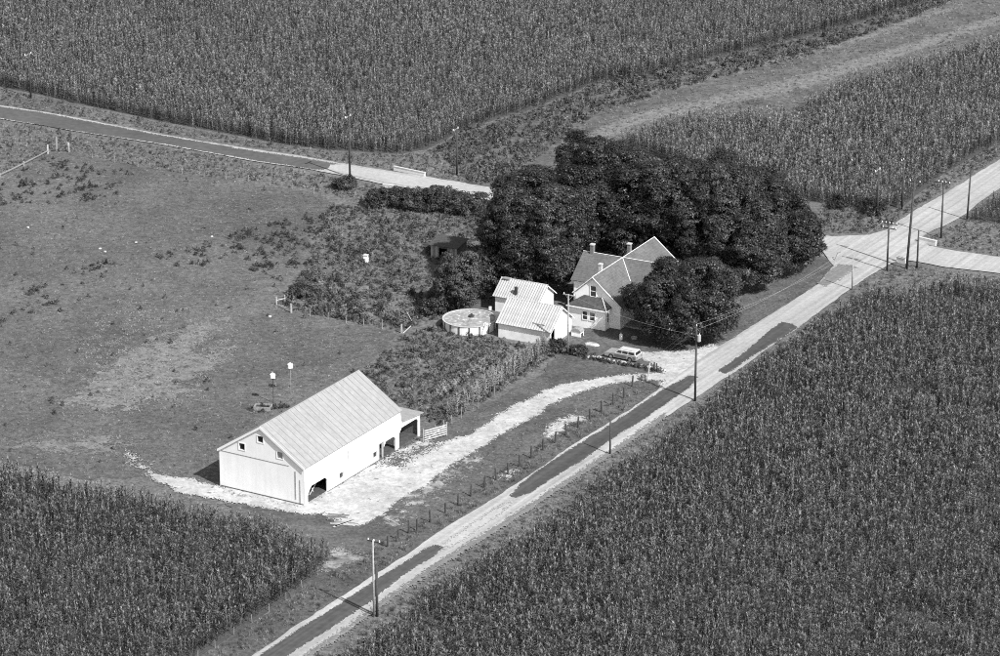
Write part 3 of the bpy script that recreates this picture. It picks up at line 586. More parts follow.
for s, nm in ((1, 'roof_slope'), (-1, 'roof_slope')):
    xe = -W_ / 2 + s * (W_ / 2 + oh); ze = E_ - sl_ * oh + .12
    q = [(xe, -og, ze), (xe, L_ + .3, ze), (-W_ / 2 + s * .003, L_ + .3, RZ + .12), (-W_ / 2 + s * .003, -og, RZ + .12)]
    if s < 0: q = q[::-1]
    rs = wl().slab(q, rt).build(nm, M['barn_roof'], barn)
    rs['label'] = 'pale tin roof slope facing the gravel yard' if s > 0 else 'pale tin roof slope facing the pasture'
    seam = None
    for k in range(22):
        yk = -og + .45 + k * .9
        if yk > L_ + .1: break
        if seam is None:
            a_, b2 = (xe, 0, ze + .004), (-W_ / 2 + s * .02, 0, RZ + .124); seam = wl().hexa([(a_[0], -.025, a_[2]), (b2[0], -.025, b2[2]), (b2[0], .025, b2[2]), (a_[0], .025, a_[2]), (a_[0], -.02, a_[2] + .045), (b2[0], -.02, b2[2] + .045), (b2[0], .02, b2[2] + .045), (a_[0], .02, a_[2] + .045)]).build('roof_seam', M['barn_roof'], rs); sk = seam
        else: sk = seam.copy(); COL.objects.link(sk); sk.parent = rs
        sk.location = (0, yk * K, 0)
    wl().hexa([(xe - .02 * s, -og - .04, ze - rt - .16), (-W_ / 2, -og - .04, RZ + .12 - rt - .16), (-W_ / 2, -og - .003, RZ + .12 - rt - .16), (xe - .02 * s, -og - .003, ze - rt - .16),
               (xe - .02 * s, -og - .04, ze + .02), (-W_ / 2, -og - .04, RZ + .14), (-W_ / 2, -og - .003, RZ + .14), (xe - .02 * s, -og - .003, ze + .02)]).build('bargeboard', M['trim_white'], barn)
wl().tube((-W_ / 2, -og - .02, RZ + .13), (-W_ / 2, L_ + .28, RZ + .13), .07, .07, 6).build('ridge_cap', M['barn_roof'], barn)
wl().box(-10.9, -2.0, -.03, -.004, 4.32, 4.38).build('trim_board', M['grey_wood'], barn)
wl().box(.02, .06, 4.5, 16.0, 0.0, .18).build('foundation_strip', M['old_wood'], barn)
wl().box(-11.1, -.2, -.05, -.004, 0.0, .22).build('foundation_strip', M['old_wood'], barn)
for x0, z0 in ((-8.5, 5.0), (-6.05, 6.35), (-3.5, 5.0)):
    f = wl()
    for a in (rect(x0 - .09, x0 + .84, z0 - .09, z0), rect(x0 - .09, x0 + .84, z0 + .75, z0 + .84), rect(x0 - .09, x0, z0, z0 + .75), rect(x0 + .75, x0 + .84, z0, z0 + .75)): f.box(a[0][0], a[1][0], -.04, -.004, a[0][1], a[2][1])
    wn = f.build('window_frame', M['trim_white'], barn)
    if x0 > -4: wl().box(x0, x0 + .75, .05, .09, z0, z0 + .75).build('shutter', M['grey_wood'], wn)
    else: wl().box(x0, x0 + .75, .11, .13, z0, z0 + .75).build('pane', M['glass'], wn)
for y0 in (6.9, 13.9):
    f = wl()
    for a, b, c, d in ((y0 - .08, y0 + .93, .62, .7), (y0 - .08, y0 + .93, 1.4, 1.48), (y0 - .08, y0, .7, 1.4), (y0 + .85, y0 + .93, .7, 1.4)): f.box(.004, .04, a, b, c, d)
    wn = f.build('window_frame', M['trim_white'], barn); wl().box(-.14, -.12, y0, y0 + .85, .7, 1.4).build('pane', M['glass'], wn)
dr = wl().box(-.75, -.7, 15.2, 15.95, .05, 1.9).build('door_leaf', M['old_wood'], barn)
fr = wl(); fr.box(.004, .05, 15.08, 15.2, 0, 2.05); fr.box(.004, .05, 15.95, 16.07, 0, 2.05); fr.box(.004, .05, 15.2, 15.95, 1.95, 2.05); fr.build('door_frame', M['grey_wood'], barn)
wl().box(.004, .035, 8.75, 8.82, 0.2, 3.5).build('sliding_door_seam', M['grey_wood'], barn)
wl().box(.004, .05, 5.0, 12.4, 3.5, 3.6).build('door_track', M['trim_white'], barn)
ff = wl(); ff.box(-1.2, -1.12, -.05, -.004, .6, 3.9); ff.box(-.62, -.55, -.05, -.004, 0.1, 3.0); ff.build('drain_pipe', M['grey_wood'], barn)
# lean-to at the far end
wl().slab([(.3, L_ + .32, 3.3), (.3, 24.3, 2.85), (-6.2, 24.3, 2.85), (-6.2, L_ + .32, 3.3)], .1).build('lean_to_roof', M['barn_roof'], barn)
wl().box(-6.16, -6.004, L_ + .003, 24.0, 0, 2.75).build('lean_to_wall', M['old_wood'], barn)  # dark colour puts the shade inside the bay into its back wall
lw = wl().box(-6.0, -T_ - .01, 23.84, 24.0, 0, 2.7); lw.build('lean_to_wall', M['old_wood'], barn)  # coloured dark instead of white so the bay inside looks shaded
wl().box(-W_ + .2, -.2, .2, L_ - .2, 0, .17).build('dirt_floor', M['soil'], barn); wl().box(-5.9, -.2, L_ + .02, 23.8, 0, .17).build('dirt_floor', M['soil'], barn)
# inside: stall rails and posts seen through the bays
for (y0, y1, z1, mm) in ((.9, 4.4, 1.5, 'pale_wood'), (16.1, 18.6, 1.3, 'grey_wood'), (19.6, 23.6, 1.5, 'grey_wood')):
    st = wl()
    for k in range(3): st.box(-3.15, -3.06, y0, y1, .35 + .4 * k, .47 + .4 * k)
    for k in range(5): yy = y0 + (y1 - y0) * k / 4; st.box(-3.25, -3.15, yy, yy + .1, 0, z1 + .2)
    st.build('stall_rail', M[mm], barn)
for k, (ya, za, yb, zb) in enumerate(((1.1, .1, 2.3, 1.5), (1.9, .1, 3.2, 1.4), (2.6, .15, 4.2, .9), (3.6, .1, 3.0, 1.5))):
    wl().tube((-.9 - .12 * k, ya, za), (-1.1 - .12 * k, yb, zb), .06, .06, 6).build('leaning_pole', M['pale_wood'], barn)
# ---- board gate beside the barn
gt = empty('board_gate', PV(424, 443), math.radians(38), 'pale five-bar board gate at the right end of the barn', 'gate')
for k in range(5): MB().box(.05, 3.55, -.03, .03, .30 + .30 * k, .45 + .30 * k).build('rail', M['pale_wood'], gt)
MB().hexa([(.1, -.07, .3), (.28, -.07, .3), (.28, -.032, .3), (.1, -.032, .3), (3.3, -.07, 1.62), (3.5, -.07, 1.62), (3.5, -.032, 1.62), (3.3, -.032, 1.62)]).build('brace', M['pale_wood'], gt)
for x in (-.12, 1.78, 3.56): MB().box(x, x + .13, .032, .16, 0, 1.9).build('post', M['grey_wood'], gt)

# ---- tin roofed sheds
def tin_shed(name, px, phi, Wd, Ln, E0, R0, label, oh=.28, mwall='shed_white', door=True, npan=22):
    root = empty(name, PV(*px), phi, label, 'shed', 'white sheds with striped tin roofs'); y2 = Wd; ym = Wd / 2; t = .12
    gab = [(0, 0), (y2, 0), (y2, E0), (ym, R0), (0, E0)]
    holes = []
    if door: gab = [(0, 0), (.25, 0), (.25, E0 - .2), (1.35, E0 - .05), (1.35, 0), (y2, 0), (y2, E0), (ym, R0), (0, E0)]
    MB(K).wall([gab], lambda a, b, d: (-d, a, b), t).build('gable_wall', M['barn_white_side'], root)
    MB(K).wall([[(0, 0), (y2, 0), (y2, E0), (ym, R0), (0, E0)]], lambda a, b, d: (-Ln + d, a, b), t).build('rear_gable_wall', M[mwall], root)
    MB(K).box(-Ln + t + .003, -t - .003, 0, t, 0, E0 - .02).build('front_wall', M[mwall], root)
    MB(K).box(-Ln + t + .003, -t - .003, y2 - t, y2, 0, E0 - .02).build('back_wall', M[mwall], root)
    sl = (R0 - E0) / ym; pw = (Ln + 2 * oh) / npan
    for s in (0, 1):
        base = MB(K); ye = -oh if s == 0 else y2 + oh; ze = E0 - sl * oh + .06
        q = [(-Ln - oh, ye, ze), (oh, ye, ze), (oh, ym, R0 + .06), (-Ln - oh, ym, R0 + .06)]
        if s: q = q[::-1]
        rf = base.slab(q, .05).build('roof', M['tin_dark'], root)
        n = Vector((0, -math.sin(math.atan(sl)) * (1 if s == 0 else -1), math.cos(math.atan(sl))))
        src = None
        for k in range(npan):
            x0 = -Ln - oh + pw * (k + .14)
            if src is None:
                a = [Vector((0, ye, ze)), Vector((pw * .60, ye, ze)), Vector((pw * .60, ym, R0 + .06)), Vector((0, ym, R0 + .06))]
                if s: a = a[::-1]
                pm = MB(K).slab([p + n * .055 for p in a], .05); src = pm.build('roof_panel', M['tin_light'], rf); o = src
            else:
                o = src.copy(); COL.objects.link(o); o.parent = rf
            o.location = (x0 * K, 0, 0)
    MB(K).tube((-Ln - oh, ym, R0 + .1), (oh, ym, R0 + .1), .06, .06, 6).build('ridge_cap', M['tin_light'], root)
    for s in (-1, 1):
        MB(K).hexa([(oh - .03, ym, R0 - .12), (oh + .02, ym, R0 - .12), (oh + .02, ym + s * (ym + oh), E0 - sl * oh - .12), (oh - .03, ym + s * (ym + oh), E0 - sl * oh - .12),
                    (oh - .03, ym, R0 + .0), (oh + .02, ym, R0 + .0), (oh + .02, ym + s * (ym + oh), E0 - sl * oh), (oh - .03, ym + s * (ym + oh), E0 - sl * oh)]).build('bargeboard', M['trim_white'], root)
    return root
gar = tin_shed('garage', (550, 346.5), math.radians(-28.0), 5.9, 7.2, 2.05, 4.2, 'white garage with striped tin roof and dark doorway, nearest the pool', npan=22)
MB(K).box(-.5, -.45, .3, 1.3, 0, 1.9).build('door_leaf', M['old_wood'], gar)
bsh = tin_shed('storage_shed', (538, 318.5), math.radians(-27.5), 4.4, 6.1, 2.2, 3.75, 'smaller white shed with striped tin roof behind the garage', door=False, npan=20)
MB(K).box(-3.5, -3.15, .25, .6, 2.3, 3.55).build('flue', M['pole_dark'], bsh)
fl = MB(K).box(-6.0, -5.0, 1.75, 2.45, 3.80, 3.90).build('roof_patch', M['tin_dark'], bsh)
# ---- old dark shed
od = empty('old_shed', PV(431, 257), math.radians(-25), 'small weathered dark wooden shed under the trees beyond the pool', 'shed')
Wx, Wy = 4.2, 3.2
for k in range(16):
    if 5 <= k <= 9: continue
    MB().box(Wx * k / 16 + .01, Wx * (k + 1) / 16 - .01, -.04, 0, 0, 1.95).build('board', M['grey_wood'] if k % 3 else M['pale_wood'], od)
MB().box(Wx * 5 / 16, Wx * 10 / 16, -.04, 0, 1.6, 1.95).build('lintel', M['old_wood'], od)
for k in range(12): MB().box(-.04, 0, Wy * k / 12 + .01, Wy * (k + 1) / 12 - .01, 0, 2.1).build('board', M['old_wood'], od)
MB().box(0, Wx, Wy, Wy + .04, 0, 2.3).build('back_wall', M['old_wood'], od); MB().box(Wx, Wx + .04, 0, Wy, 0, 2.1).build('side_wall', M['old_wood'], od)
MB().slab([(-.3, -.4, 2.02), (Wx + .3, -.4, 2.02), (Wx + .3, Wy + .3, 2.45), (-.3, Wy + .3, 2.45)], .08).build('roof', M['shingle_dark'], od)

# ---- farmhouse: crossing gables and a hipped kitchen
hs = empty('farmhouse', PV(605, 331.5), math.radians(-28.0), 'white farmhouse with crossing grey shingled gables among the dark trees', 'house')
hb = lambda: MB(K)
RX, RH = -2.35, 6.45; GY = 1.35; EL = (-5.1, 4.0); ER = (1.75, 3.05); CY = 9.6; BY = 19.0
def gable_prism(y0, y1, xl, zl, xr, zr):
    m = hb(); a = [(xl, 0), (xr, 0), (xr, zr), (RX, RH - .08), (xl, zl)]
    return m.wall([a], lambda p, z, d: (p, y0 + d, z), y1 - y0)
gable_prism(GY, BY - .3, EL[0] + .3, EL[1] + .15, ER[0] - .3, ER[1] + .2).build('wall', M['house_white'], hs)
m = hb(); m.wall([[(CY - 3.2, 0), (CY + 3.2, 0), (CY + 3.2, 3.9), (CY, RH - .1), (CY - 3.2, 3.9)]], lambda p, z, d: (-7.6 + d, p, z), 12.0).build('cross_wall', M['house_white'], hs)
def slope(q, name='roof_slope', mm='shingle'): return hb().slab(q, .12).build(name, M[mm], hs)
o1 = .3
slope([(ER[0], GY - o1, ER[1]), (ER[0], BY, ER[1]), (RX, BY, RH), (RX, GY - o1, RH)])
slope([(EL[0], GY - o1, EL[1]), (RX - .003, GY - o1, RH), (RX - .003, BY, RH), (EL[0], BY, EL[1])])
slope([(-7.9, CY - 3.6, 3.72), (4.7, CY - 3.6, 3.72), (4.7, CY - .003, RH + .02), (-7.9, CY - .003, RH + .02)])
slope([(-7.9, CY + .003, RH + .02), (4.7, CY + .003, RH + .02), (4.7, CY + 3.6, 3.72), (-7.9, CY + 3.6, 3.72)])
def trimline(a, b, r=.038, nm='ridge_trim'): return hb().tube(a, b, r, r, 6).build(nm, M['trim_white'], hs)
trimline((RX, GY - o1, RH + .05), (RX, BY, RH + .05)); trimline((-7.9, CY, RH + .08), (4.7, CY, RH + .08))
# valley flashing where the two roofs meet on the front right
sr = (RH - ER[1]) / (ER[0] - RX); sc_ = (RH + .02 - 3.72) / 3.6
xv = lambda d: RX + d * sc_ / sr
trimline((RX, CY, RH + .06), (xv(2.6), CY - 2.6, RH + .06 - 2.6 * sc_), .05, 'valley_flashing')
for a, b in (((RX, GY - o1 - .03, RH - .02), (EL[0], GY - o1 - .03, EL[1] - .02)), ((RX, GY - o1 - .03, RH - .02), (ER[0], GY - o1 - .03, ER[1] - .02)), ((RX, BY + .03, RH), (ER[0], BY + .03, ER[1]))): trimline(a, b, .055, 'bargeboard')
trimline((EL[0], GY - o1, EL[1] - .02), (EL[0], CY - 3.0, EL[1] - .02), .08, 'eave_trim')
def chimney(x, y, z0, z1, wd=.55, mm='brick', cap='concrete'):
    c = hb().box(x - wd / 2, x + wd / 2, y - wd / 2, y + wd / 2, z0, z1).build('chimney', M[mm], hs)
    hb().box(x - wd / 2 - .06, x + wd / 2 + .06, y - wd / 2 - .06, y + wd / 2 + .06, z1 + .003, z1 + .14).build('chimney_cap', M[cap], c)
chimney(RX - .35, GY + 2.7, 5.6, 7.15, .42, 'concrete'); chimney(-6.6, CY, 6.0, 7.5, .46); chimney(RX - .35, CY + 2.7, 5.8, 7.4, .46)
def window(x, z, w_, h_, y, dx=None, side=False):
    f = hb(); t = .09
    def bx(a0, a1, z0, z1, d0, d1, mb):
        if side: mb.box(y + d0, y + d1, a0, a1, z0, z1)
        else: mb.box(a0, a1, y - d1, y - d0, z0, z1)
        return mb
    for a in ((x - t, x + w_ + t, z - t, z), (x - t, x + w_ + t, z + h_, z + h_ + t), (x - t, x, z, z + h_), (x + w_, x + w_ + t, z, z + h_)): bx(*a, .003, .07, f)
    bx(x, x + w_, z + h_ / 2 - .03, z + h_ / 2 + .03, .022, .05, f)
    o = f.build('window', M['trim_white'], hs); bx(x, x + w_, z, z + h_, .003, .02, hb()).build('pane', M['glass'], o)
window(-2.7, 3.85, .75, 1.35, GY)
# hipped kitchen in front of the gable
hb().box(-5.0, 0, 0, GY - .003, 0, 2.75).build('kitchen_wall', M['house_white'], hs)
e = .3; kz = 2.75; tz = 3.75
kr = hb().add([(-5 - e, -e, kz), (e, -e, kz), (e, GY - .01, kz), (-5 - e, GY - .01, kz), (-3.6, GY - .01, tz + .1), (-1.1, GY - .01, tz + .1)], [(0, 1, 5, 4), (1, 2, 5), (3, 0, 4), (0, 3, 2, 1), (2, 3, 4, 5)]).build('kitchen_roof', M['shingle_dark'], hs)
trimline((e, -e, kz + .03), (-1.1, GY - .05, tz + .12), .05, 'hip_trim')
hb().box(-5 - e, e, -e - .05, -e - .003, kz - .12, kz + .02).build('fascia', M['trim_white'], hs); hb().box(e + .003, e + .05, -e - .05, GY, kz - .12, kz + .02).build('fascia', M['trim_white'], hs)
window(-3.1, 1.15, .65, 1.05, 0); window(-2.1, 1.15, .65, 1.05, 0); window(.45, 1.0, .5, 1.2, 0, side=True)
# porch on the sunny side
hb().slab([(4.3, GY + 1.0, 2.45), (4.3, CY - 3.7, 2.45), (1.5, CY - 3.7, 2.95), (1.5, GY + 1.0, 2.95)], .1).build('porch_roof', M['shingle'], hs)
for yy in (GY + 1.2, 3.9, CY - 3.9): hb().box(4.05, 4.2, yy, yy + .15, 0, 2.38).build('porch_post', M['trim_white'], hs)
hb().box(1.5, 4.2, GY + 1.1, CY - 3.75, .05, .3).build('porch_floor', M['grey_wood'], hs)

# ---- above-ground pool
pc = P(469.5, 318.2, 1.25); pool = empty('swimming_pool', (pc[0], pc[1], 0), 0, 'round above-ground pool with white panel wall and mottled cover', 'pool')
PR = 3.65; NP = 16
for k in range(NP):
    m = MB(); a0, a1 = 2 * math.pi * (k + .06) / NP, 2 * math.pi * (k + .94) / NP
    for j in range(4):
        b0, b1 = a0 + (a1 - a0) * j / 4, a0 + (a1 - a0) * (j + 1) / 4
        m.hexa([(math.cos(a) * r, math.sin(a) * r, z) for z in (0, 1.22) for r, a in ((PR, b0), (PR, b1), (PR - .05, b1), (PR - .05, b0))])
    m.build('wall_panel', M['pool_white'], pool)
    a = 2 * math.pi * k / NP; u = Vector((math.cos(a), math.sin(a), 0)); v = Vector((-u.y, u.x, 0))
    MB().hexa([tuple(u * r + v * s + Vector((0, 0, z))) for z in (0, 1.24) for r, s in ((PR + .08, -.08), (PR + .08, .08), (PR - .06, .08), (PR - .06, -.08))]).build('upright', M['pool_rib'], pool)
m = MB()
NR = 64
for k in range(NR):
    a0, a1 = 2 * math.pi * k / NR, 2 * math.pi * (k + 1) / NR
    m.hexa([(math.cos(a) * r, math.sin(a) * r, z) for z in (1.245, 1.30) for r, a in ((PR + .12, a0), (PR + .12, a1), (PR - .10, a1), (PR - .10, a0))])
m.build('rim', M['pool_rim'], pool)
m = MB(); cv = [(0, 0, 1.13)]; fs = []
for j in range(1, 9):
    for k in range(48):
        a = 2 * math.pi * k / 48; r = (PR - .101) * j / 8
        cv.append((math.cos(a) * r, math.sin(a) * r, 1.13 + (random.uniform(-.03, .05) if j < 8 else .06)))
fs = [(0, 1 + k, 1 + (k + 1) % 48) for k in range(48)] + [(1 + (j - 1) * 48 + k, 1 + j * 48 + k, 1 + j * 48 + (k + 1) % 48, 1 + (j - 1) * 48 + (k + 1) % 48) for j in range(1, 8) for k in range(48)]
m.add(cv, fs); m.build('cover', M['pool_cover'], pool)
fl = MB()
for k in range(10):
    a0, a1 = 2 * math.pi * k / 10, 2 * math.pi * (k + 1) / 10
    fl.hexa([(math.cos(a) * r, math.sin(a) * r, z) for z in (.0, .16) for r, a in ((.42, a0), (.42, a1), (.2, a1), (.2, a0))])
fl.box(-.15, .15, -.12, .12, .162, .42)
fo = fl.build('pool_float', M['pole_dark']); fo.location = (pc[0] + .25, pc[1] + .9, 1.19); tag(fo, 'dark ring float lying on the middle of the pool cover', 'float')
pu = empty('pool_pump', (pc[0] + PR * .78, pc[1] + PR * .78 + .2, 0), 0, 'small white pump box on a post at the pool rim', 'pump')
MB().box(-.05, .05, -.05, .05, 0, 1.4).build('post', M['grey_wood'], pu); MB().box(-.18, .18, -.14, .14, 1.402, 1.85).build('housing', M['white_paint'], pu)
ld = empty('pool_ladder', (pc[0] + 2.3, pc[1] - 3.1, 0), math.radians(-55), 'white ladder hooked over the front rim of the pool', 'ladder')
for x in (-.25, .25): MB().path([(x, -.75, 0), (x, -.15, 1.6), (x, .1, 1.6), (x, .15, 1.25)], .035, 6).build('rail', M['white_paint'], ld)
for k in range(4): MB().box(-.24, .24, -.68 + .13 * k, -.5 + .13 * k, .28 + .32 * k, .32 + .32 * k).build('tread', M['white_paint'], ld)

# ------------------------------------------------------------------ utility poles
UD = Vector((math.cos(PHI), math.sin(PHI), 0)); VD = Vector((-math.sin(PHI), math.cos(PHI), 0))
def pole(px, ytop, label, arms=(), m='pole_dark', r=.15, lean=(0, 0), armdir='u', transformer=False, stub=0, ins=2, armmat='pole_dark', wires=0):
    h = hgt(px[0], px[1], ytop); root = empty('utility_pole', PV(*px), 0, label, 'pole', 'utility poles along the roads')
    top = Vector((lean[0], lean[1], h)); MB().tube((0, 0, -.2), top, r, r * .72, 10).build('pole', M[m], root, True)
    d = UD if armdir == 'u' else VD; n = VD if armdir == 'u' else -UD
    for (dz, L) in arms:
        c = top * ((h - dz) / h) + n * (r + .05)
        q = [c + d * (s * L / 2) + n * t * .06 + Vector((0, 0, zz * .065)) for zz in (-1, 1) for s, t in ((-1, -1), (1, -1), (1, 1), (-1, 1))]
        ar = MB().hexa(q).build('crossarm', M[armmat], root)
        for k in range(ins):
            s = (k / (ins - 1) - .5) * (L - .25) if ins > 1 else 0
            b = c + d * s + Vector((0, 0, .067)); MB().tube(b, b + Vector((0, 0, .2)), .085, .065, 7).build('insulator', M['insulator'], ar)
        MB().tube(c + d * L * .3 + Vector((0, 0, -.06)), top * ((h - dz - .7) / h) + n * (r + .02), .025, .025, 5).build('brace', M['steel'], root)
        MB().tube(c - d * L * .3 + Vector((0, 0, -.06)), top * ((h - dz - .7) / h) + n * (r + .02), .025, .025, 5).build('brace', M['steel'], root)
    if not arms and ins: MB().tube(top + Vector((0, 0, .0)), top + Vector((0, 0, .22)), .06, .05, 7).build('insulator', M['insulator'] if transformer else M['pole_dark'], root)
    if transformer:
        z = h - 2.0; c = Vector((.32, -.28, z)); t = MB().tube(c, c + Vector((0, 0, .85)), .26, .26, 12).build('transformer', M['tank_grey'], root, False)
        MB().tube(c + Vector((.08, 0, .852)), c + Vector((.08, 0, 1.1)), .05, .04, 6).build('bushing', M['insulator'], t)
    if stub:
        MB().tube((.34, .12, -.2), (.34, .12, stub), .17, .15, 10).build('stub_pole', M['pole_dark'], root, True)
    return root, PV(*px) + top
_, T1 = pole((374, 617), 540, 'thick double pole beside the near road at the bottom, pale above', [(.25, 1.7)], 'pole_pale', .13, stub=hgt(375, 617, 566), ins=3)
_, T2 = pole((695, 401), 326, 'tall dark pole with a grey transformer can opposite the driveway', (), 'pole_dark', .16, transformer=True)
pole((610, 455), 420, 'short plain dark pole at the edge of the right corn field', (), 'pole_dark', .12, ins=0)
pole((852, 290), 255, 'thin pale pole with no arms near the crossroads', (), 'pole_pale', .11, ins=0)
_, T3 = pole((887, 271), 223, 'pole at the crossroads bristling with white insulators on two wide arms', [(.15, 2.5), (.85, 2.2)], 'pole_dark', .15, ins=5)
_, T4 = pole((906.5, 269), 181, 'tallest crossroads pole, leaning slightly right with one arm at its top', [(.2, 1.7)], 'pole_dark', .19, lean=(.6, 0), ins=2)
pole((917, 268), 230, 'shorter bare dark pole just right of the tall leaning pole', (), 'pole_dark', .15, ins=0)
_, T5 = pole((941, 238), 182, 'pole with one white insulator arm at the far side of the crossroads', [(.15, 2.0)], 'pole_dark', .14, ins=4)
pole((967, 220), 171, 'bare dark pole beside the small corn corner at right', (), 'pole_dark', .15, lean=(.2, 0), ins=0)
_, T6 = pole((350, 178), 116, 'tall pole by the far road with the small bush at its foot', [(.15, 1.7)], 'pole_dark', .17, armdir='v', armmat='pole_pale')
_, T7 = pole((457, 175), 129, 'pole above the far road, left of the dark trees', [(.1, 1.7)], 'pole_dark', .17, armdir='v', armmat='grey_wood')
pole((877, 216), 170, 'pole against the corn, left of the crossroads, with a pale tilted arm', [(.1, 1.9)], 'pole_dark', .17, armdir='v', armmat='grey_wood')
pole((902, 209), 160, 'slim pole standing at the corn edge above the crossroads', [(.1, 1.0)], 'pole_dark', .17, armdir='v')
_, T8 = pole((31, 98), 54, 'pole at the far left in front of the top corn field', [(.1, 1.9)], 'pole_dark', .17, armdir='v', armmat='grey_wood')
_, T9 = pole((568, 355), 294, 'pale yard pole with a short arm beside the garage gable', [(.2, 1.8)], 'pole_pale', .12, ins=2, armmat='pole_pale')
def wire(a, b, sag, label, r=.011, m='steel'):
    pts = [a + (b - a) * t + Vector((0, 0, -4 * sag * t * (1 - t))) for t in [i / 24 for i in range(25)]]
    tag(MB().path(pts, r, 4).build('power_line', M[m]), label, 'wire', 'overhead power lines')
Z = Vector((0, 0, .25))
wire(T2 + Z, T1 + Z * .2 + UD * .7, 1.2, 'upper power line from the transformer pole down to the bottom double pole', .007, 'wire')
wire(T2 - Z * 2, T1 + Z * .2 - UD * .7, 1.3, 'lower power line from the transformer pole down to the bottom double pole', .007, 'wire')
wire(T2 + Z, T3 + Z * .3 + UD, 1.4, 'upper power line from the transformer pole to the crossroads insulator pole')
wire(T2 - Z * 2, T3 - UD, 1.5, 'lower power line from the transformer pole to the crossroads insulator pole')
wire(T2 - Z * 5, T9, .7, 'service line from the transformer pole across to the yard pole')

# ------------------------------------------------------------------ fences
def fence(name, pts, label, h=1.3, m='old_wood', wires=3, r=.07, wm='wire', sag=0):
    root = empty(name, PV(*pts[0]), 0, label, 'fence'); o = PV(*pts[0]); rr = random.Random(len(pts)); tops = []
    for p in pts:
        b = PV(*p) - o; lx, ly = rr.gauss(0, .05), rr.gauss(0, .05); hh = h * rr.uniform(.9, 1.12)
        MB().tube(b + Vector((0, 0, -.1)), b + Vector((lx, ly, hh)), r, r * .85, 7).build('post', M[m], root); tops.append((b, Vector((lx, ly, hh))))
    mb = MB()
    for k in range(wires):
        f = .35 + .6 * k / max(1, wires - 1); mb.path([b + t * f + Vector((0, -.001, 0)) for b, t in tops], .006, 4)
    if wires: mb.build('wire_strands', M[wm], root)
    return root
fence('post_fence', [(387.5, 547.5), (398, 540.5), (409, 534), (417, 531.5), (430.5, 523), (445, 514), (458, 506), (471, 497), (484.4, 488.8), (496, 480.8), (508, 475), (519, 467), (531, 458.8), (543, 451), (555, 443.6), (566, 436), (578, 428.3), (590, 421), (601.5, 413), (613, 406), (624, 399), (632, 387)],
      'wire fence of short dark posts between the white lane and the near road', 1.6, 'pole_dark', r=.12)
fence('wire_fence', [(198, 659), (215, 648), (234, 635.5), (252, 623), (269, 611.5), (286, 600.5), (302, 588.5), (318, 576)], 'thin wire fence along the roadside edge of the left corn field', 1.0, 'grey_wood', r=.045)
fence('wire_fence', [(69, 152.5), (92, 158), (115, 163), (138, 167), (160, 170.5), (182, 174), (204, 177), (226, 179.5), (248, 182), (270, 185), (292, 189), (314, 194)], 'thin wire fence along the top edge of the pasture by the far road', 1.15, 'grey_wood', r=.05)
fence('wire_fence', [(292, 313), (310, 316.5), (328, 320), (346, 323), (364, 326), (382, 329), (401, 333)], 'wire fence along the weedy lot at the lower pasture edge', 1.2, 'grey_wood', r=.06)
fence('garden_fence', [(495, 398.5), (478, 408), (461, 419), (452, 425), (444, 431)], 'few thin pale posts along the garden beside the lane', 1.5, 'grey_wood', 2, .05)
# pale board fence at the far left
wf = empty('board_fence', PV(48, 153.5), 0, 'pale board rail fence climbing at the far left of the pasture', 'fence'); o = PV(48, 153.5)
for (x, y, h, mm) in ((48, 153.5, 1.5, 'pale_wood'), (57, 151, 2.4, 'grey_wood'), (69, 152, 1.6, 'pale_wood'), (24, 166, .8, 'grey_wood'), (0, 177.5, .8, 'grey_wood'), (-40, 197, .8, 'grey_wood')):
    b = PV(x, y) - o; MB().box(b.x - .12, b.x + .12, b.y - .12, b.y + .12, -.1, h).build('post', M[mm], wf)
for a, b in (((-40, 197), (0, 177.5)), ((0, 177.5), (24, 166)), ((24, 166), (48, 153.5))):
    A, B_ = PV(*a) - o, PV(*b) - o
    for z in (.5,): MB().hexa([A + Vector((.13, -.13, z)), B_ + Vector((.13, -.13, z)), B_ + Vector((.13, -.09, z)), A + Vector((.13, -.09, z)), A + Vector((.13, -.13, z + .16)), B_ + Vector((.13, -.13, z + .16)), B_ + Vector((.13, -.09, z + .16)), A + Vector((.13, -.09, z + .16))]).build("rail", M["grey_wood"], wf)
# broken wooden brace and leaning braces
def brace(px, label, parts):
    o = PV(*px); root = empty('fence_brace', o, 0, label, 'fence', 'old fence corner braces')
    for nm, a, za, b, zb, r in parts:
        MB().tube(PV(*a) - o + Vector((0, 0, za)), PV(*b) - o + Vector((0, 0, zb)), r, r, 6).build(nm, M['pale_wood'], root)
brace((276.5, 305), 'pale wooden fence brace standing at the left corner of the weedy lot', [('post', (276.5, 305), 0, (276.5, 305), 1.2, .09), ('post', (291, 313), 0, (291, 313), 1.4, .1), ('post', (285, 303), 0, (285, 303), 1.2, .08), ('rail', (276.5, 305), .7, (285.5, 303), .7, .06), ('rail', (279, 307), .25, (290, 312.5), .55, .06)])
brace((402, 333), 'pale leaning fence poles at the right corner of the lower pasture', [('post', (402, 333), 0, (402, 333), 1.3, .09), ('brace_pole', (403, 334), .1, (411, 328), .3, .07), ('brace_pole', (413, 323), 0, (407, 316.5), .65, .06)])
tp = empty('gate_posts', PV(445, 214), 0, 'pair of white posts in front of the hedge bushes', 'posts')
for x in (0, .85): MB().box(x, x + .14, 0, .14, -.1, 1.35).build('post', M['white_paint'], tp)
MB().box(.142, .848, .03, .11, .9, 1.02).build('rail', M['white_paint'], tp)

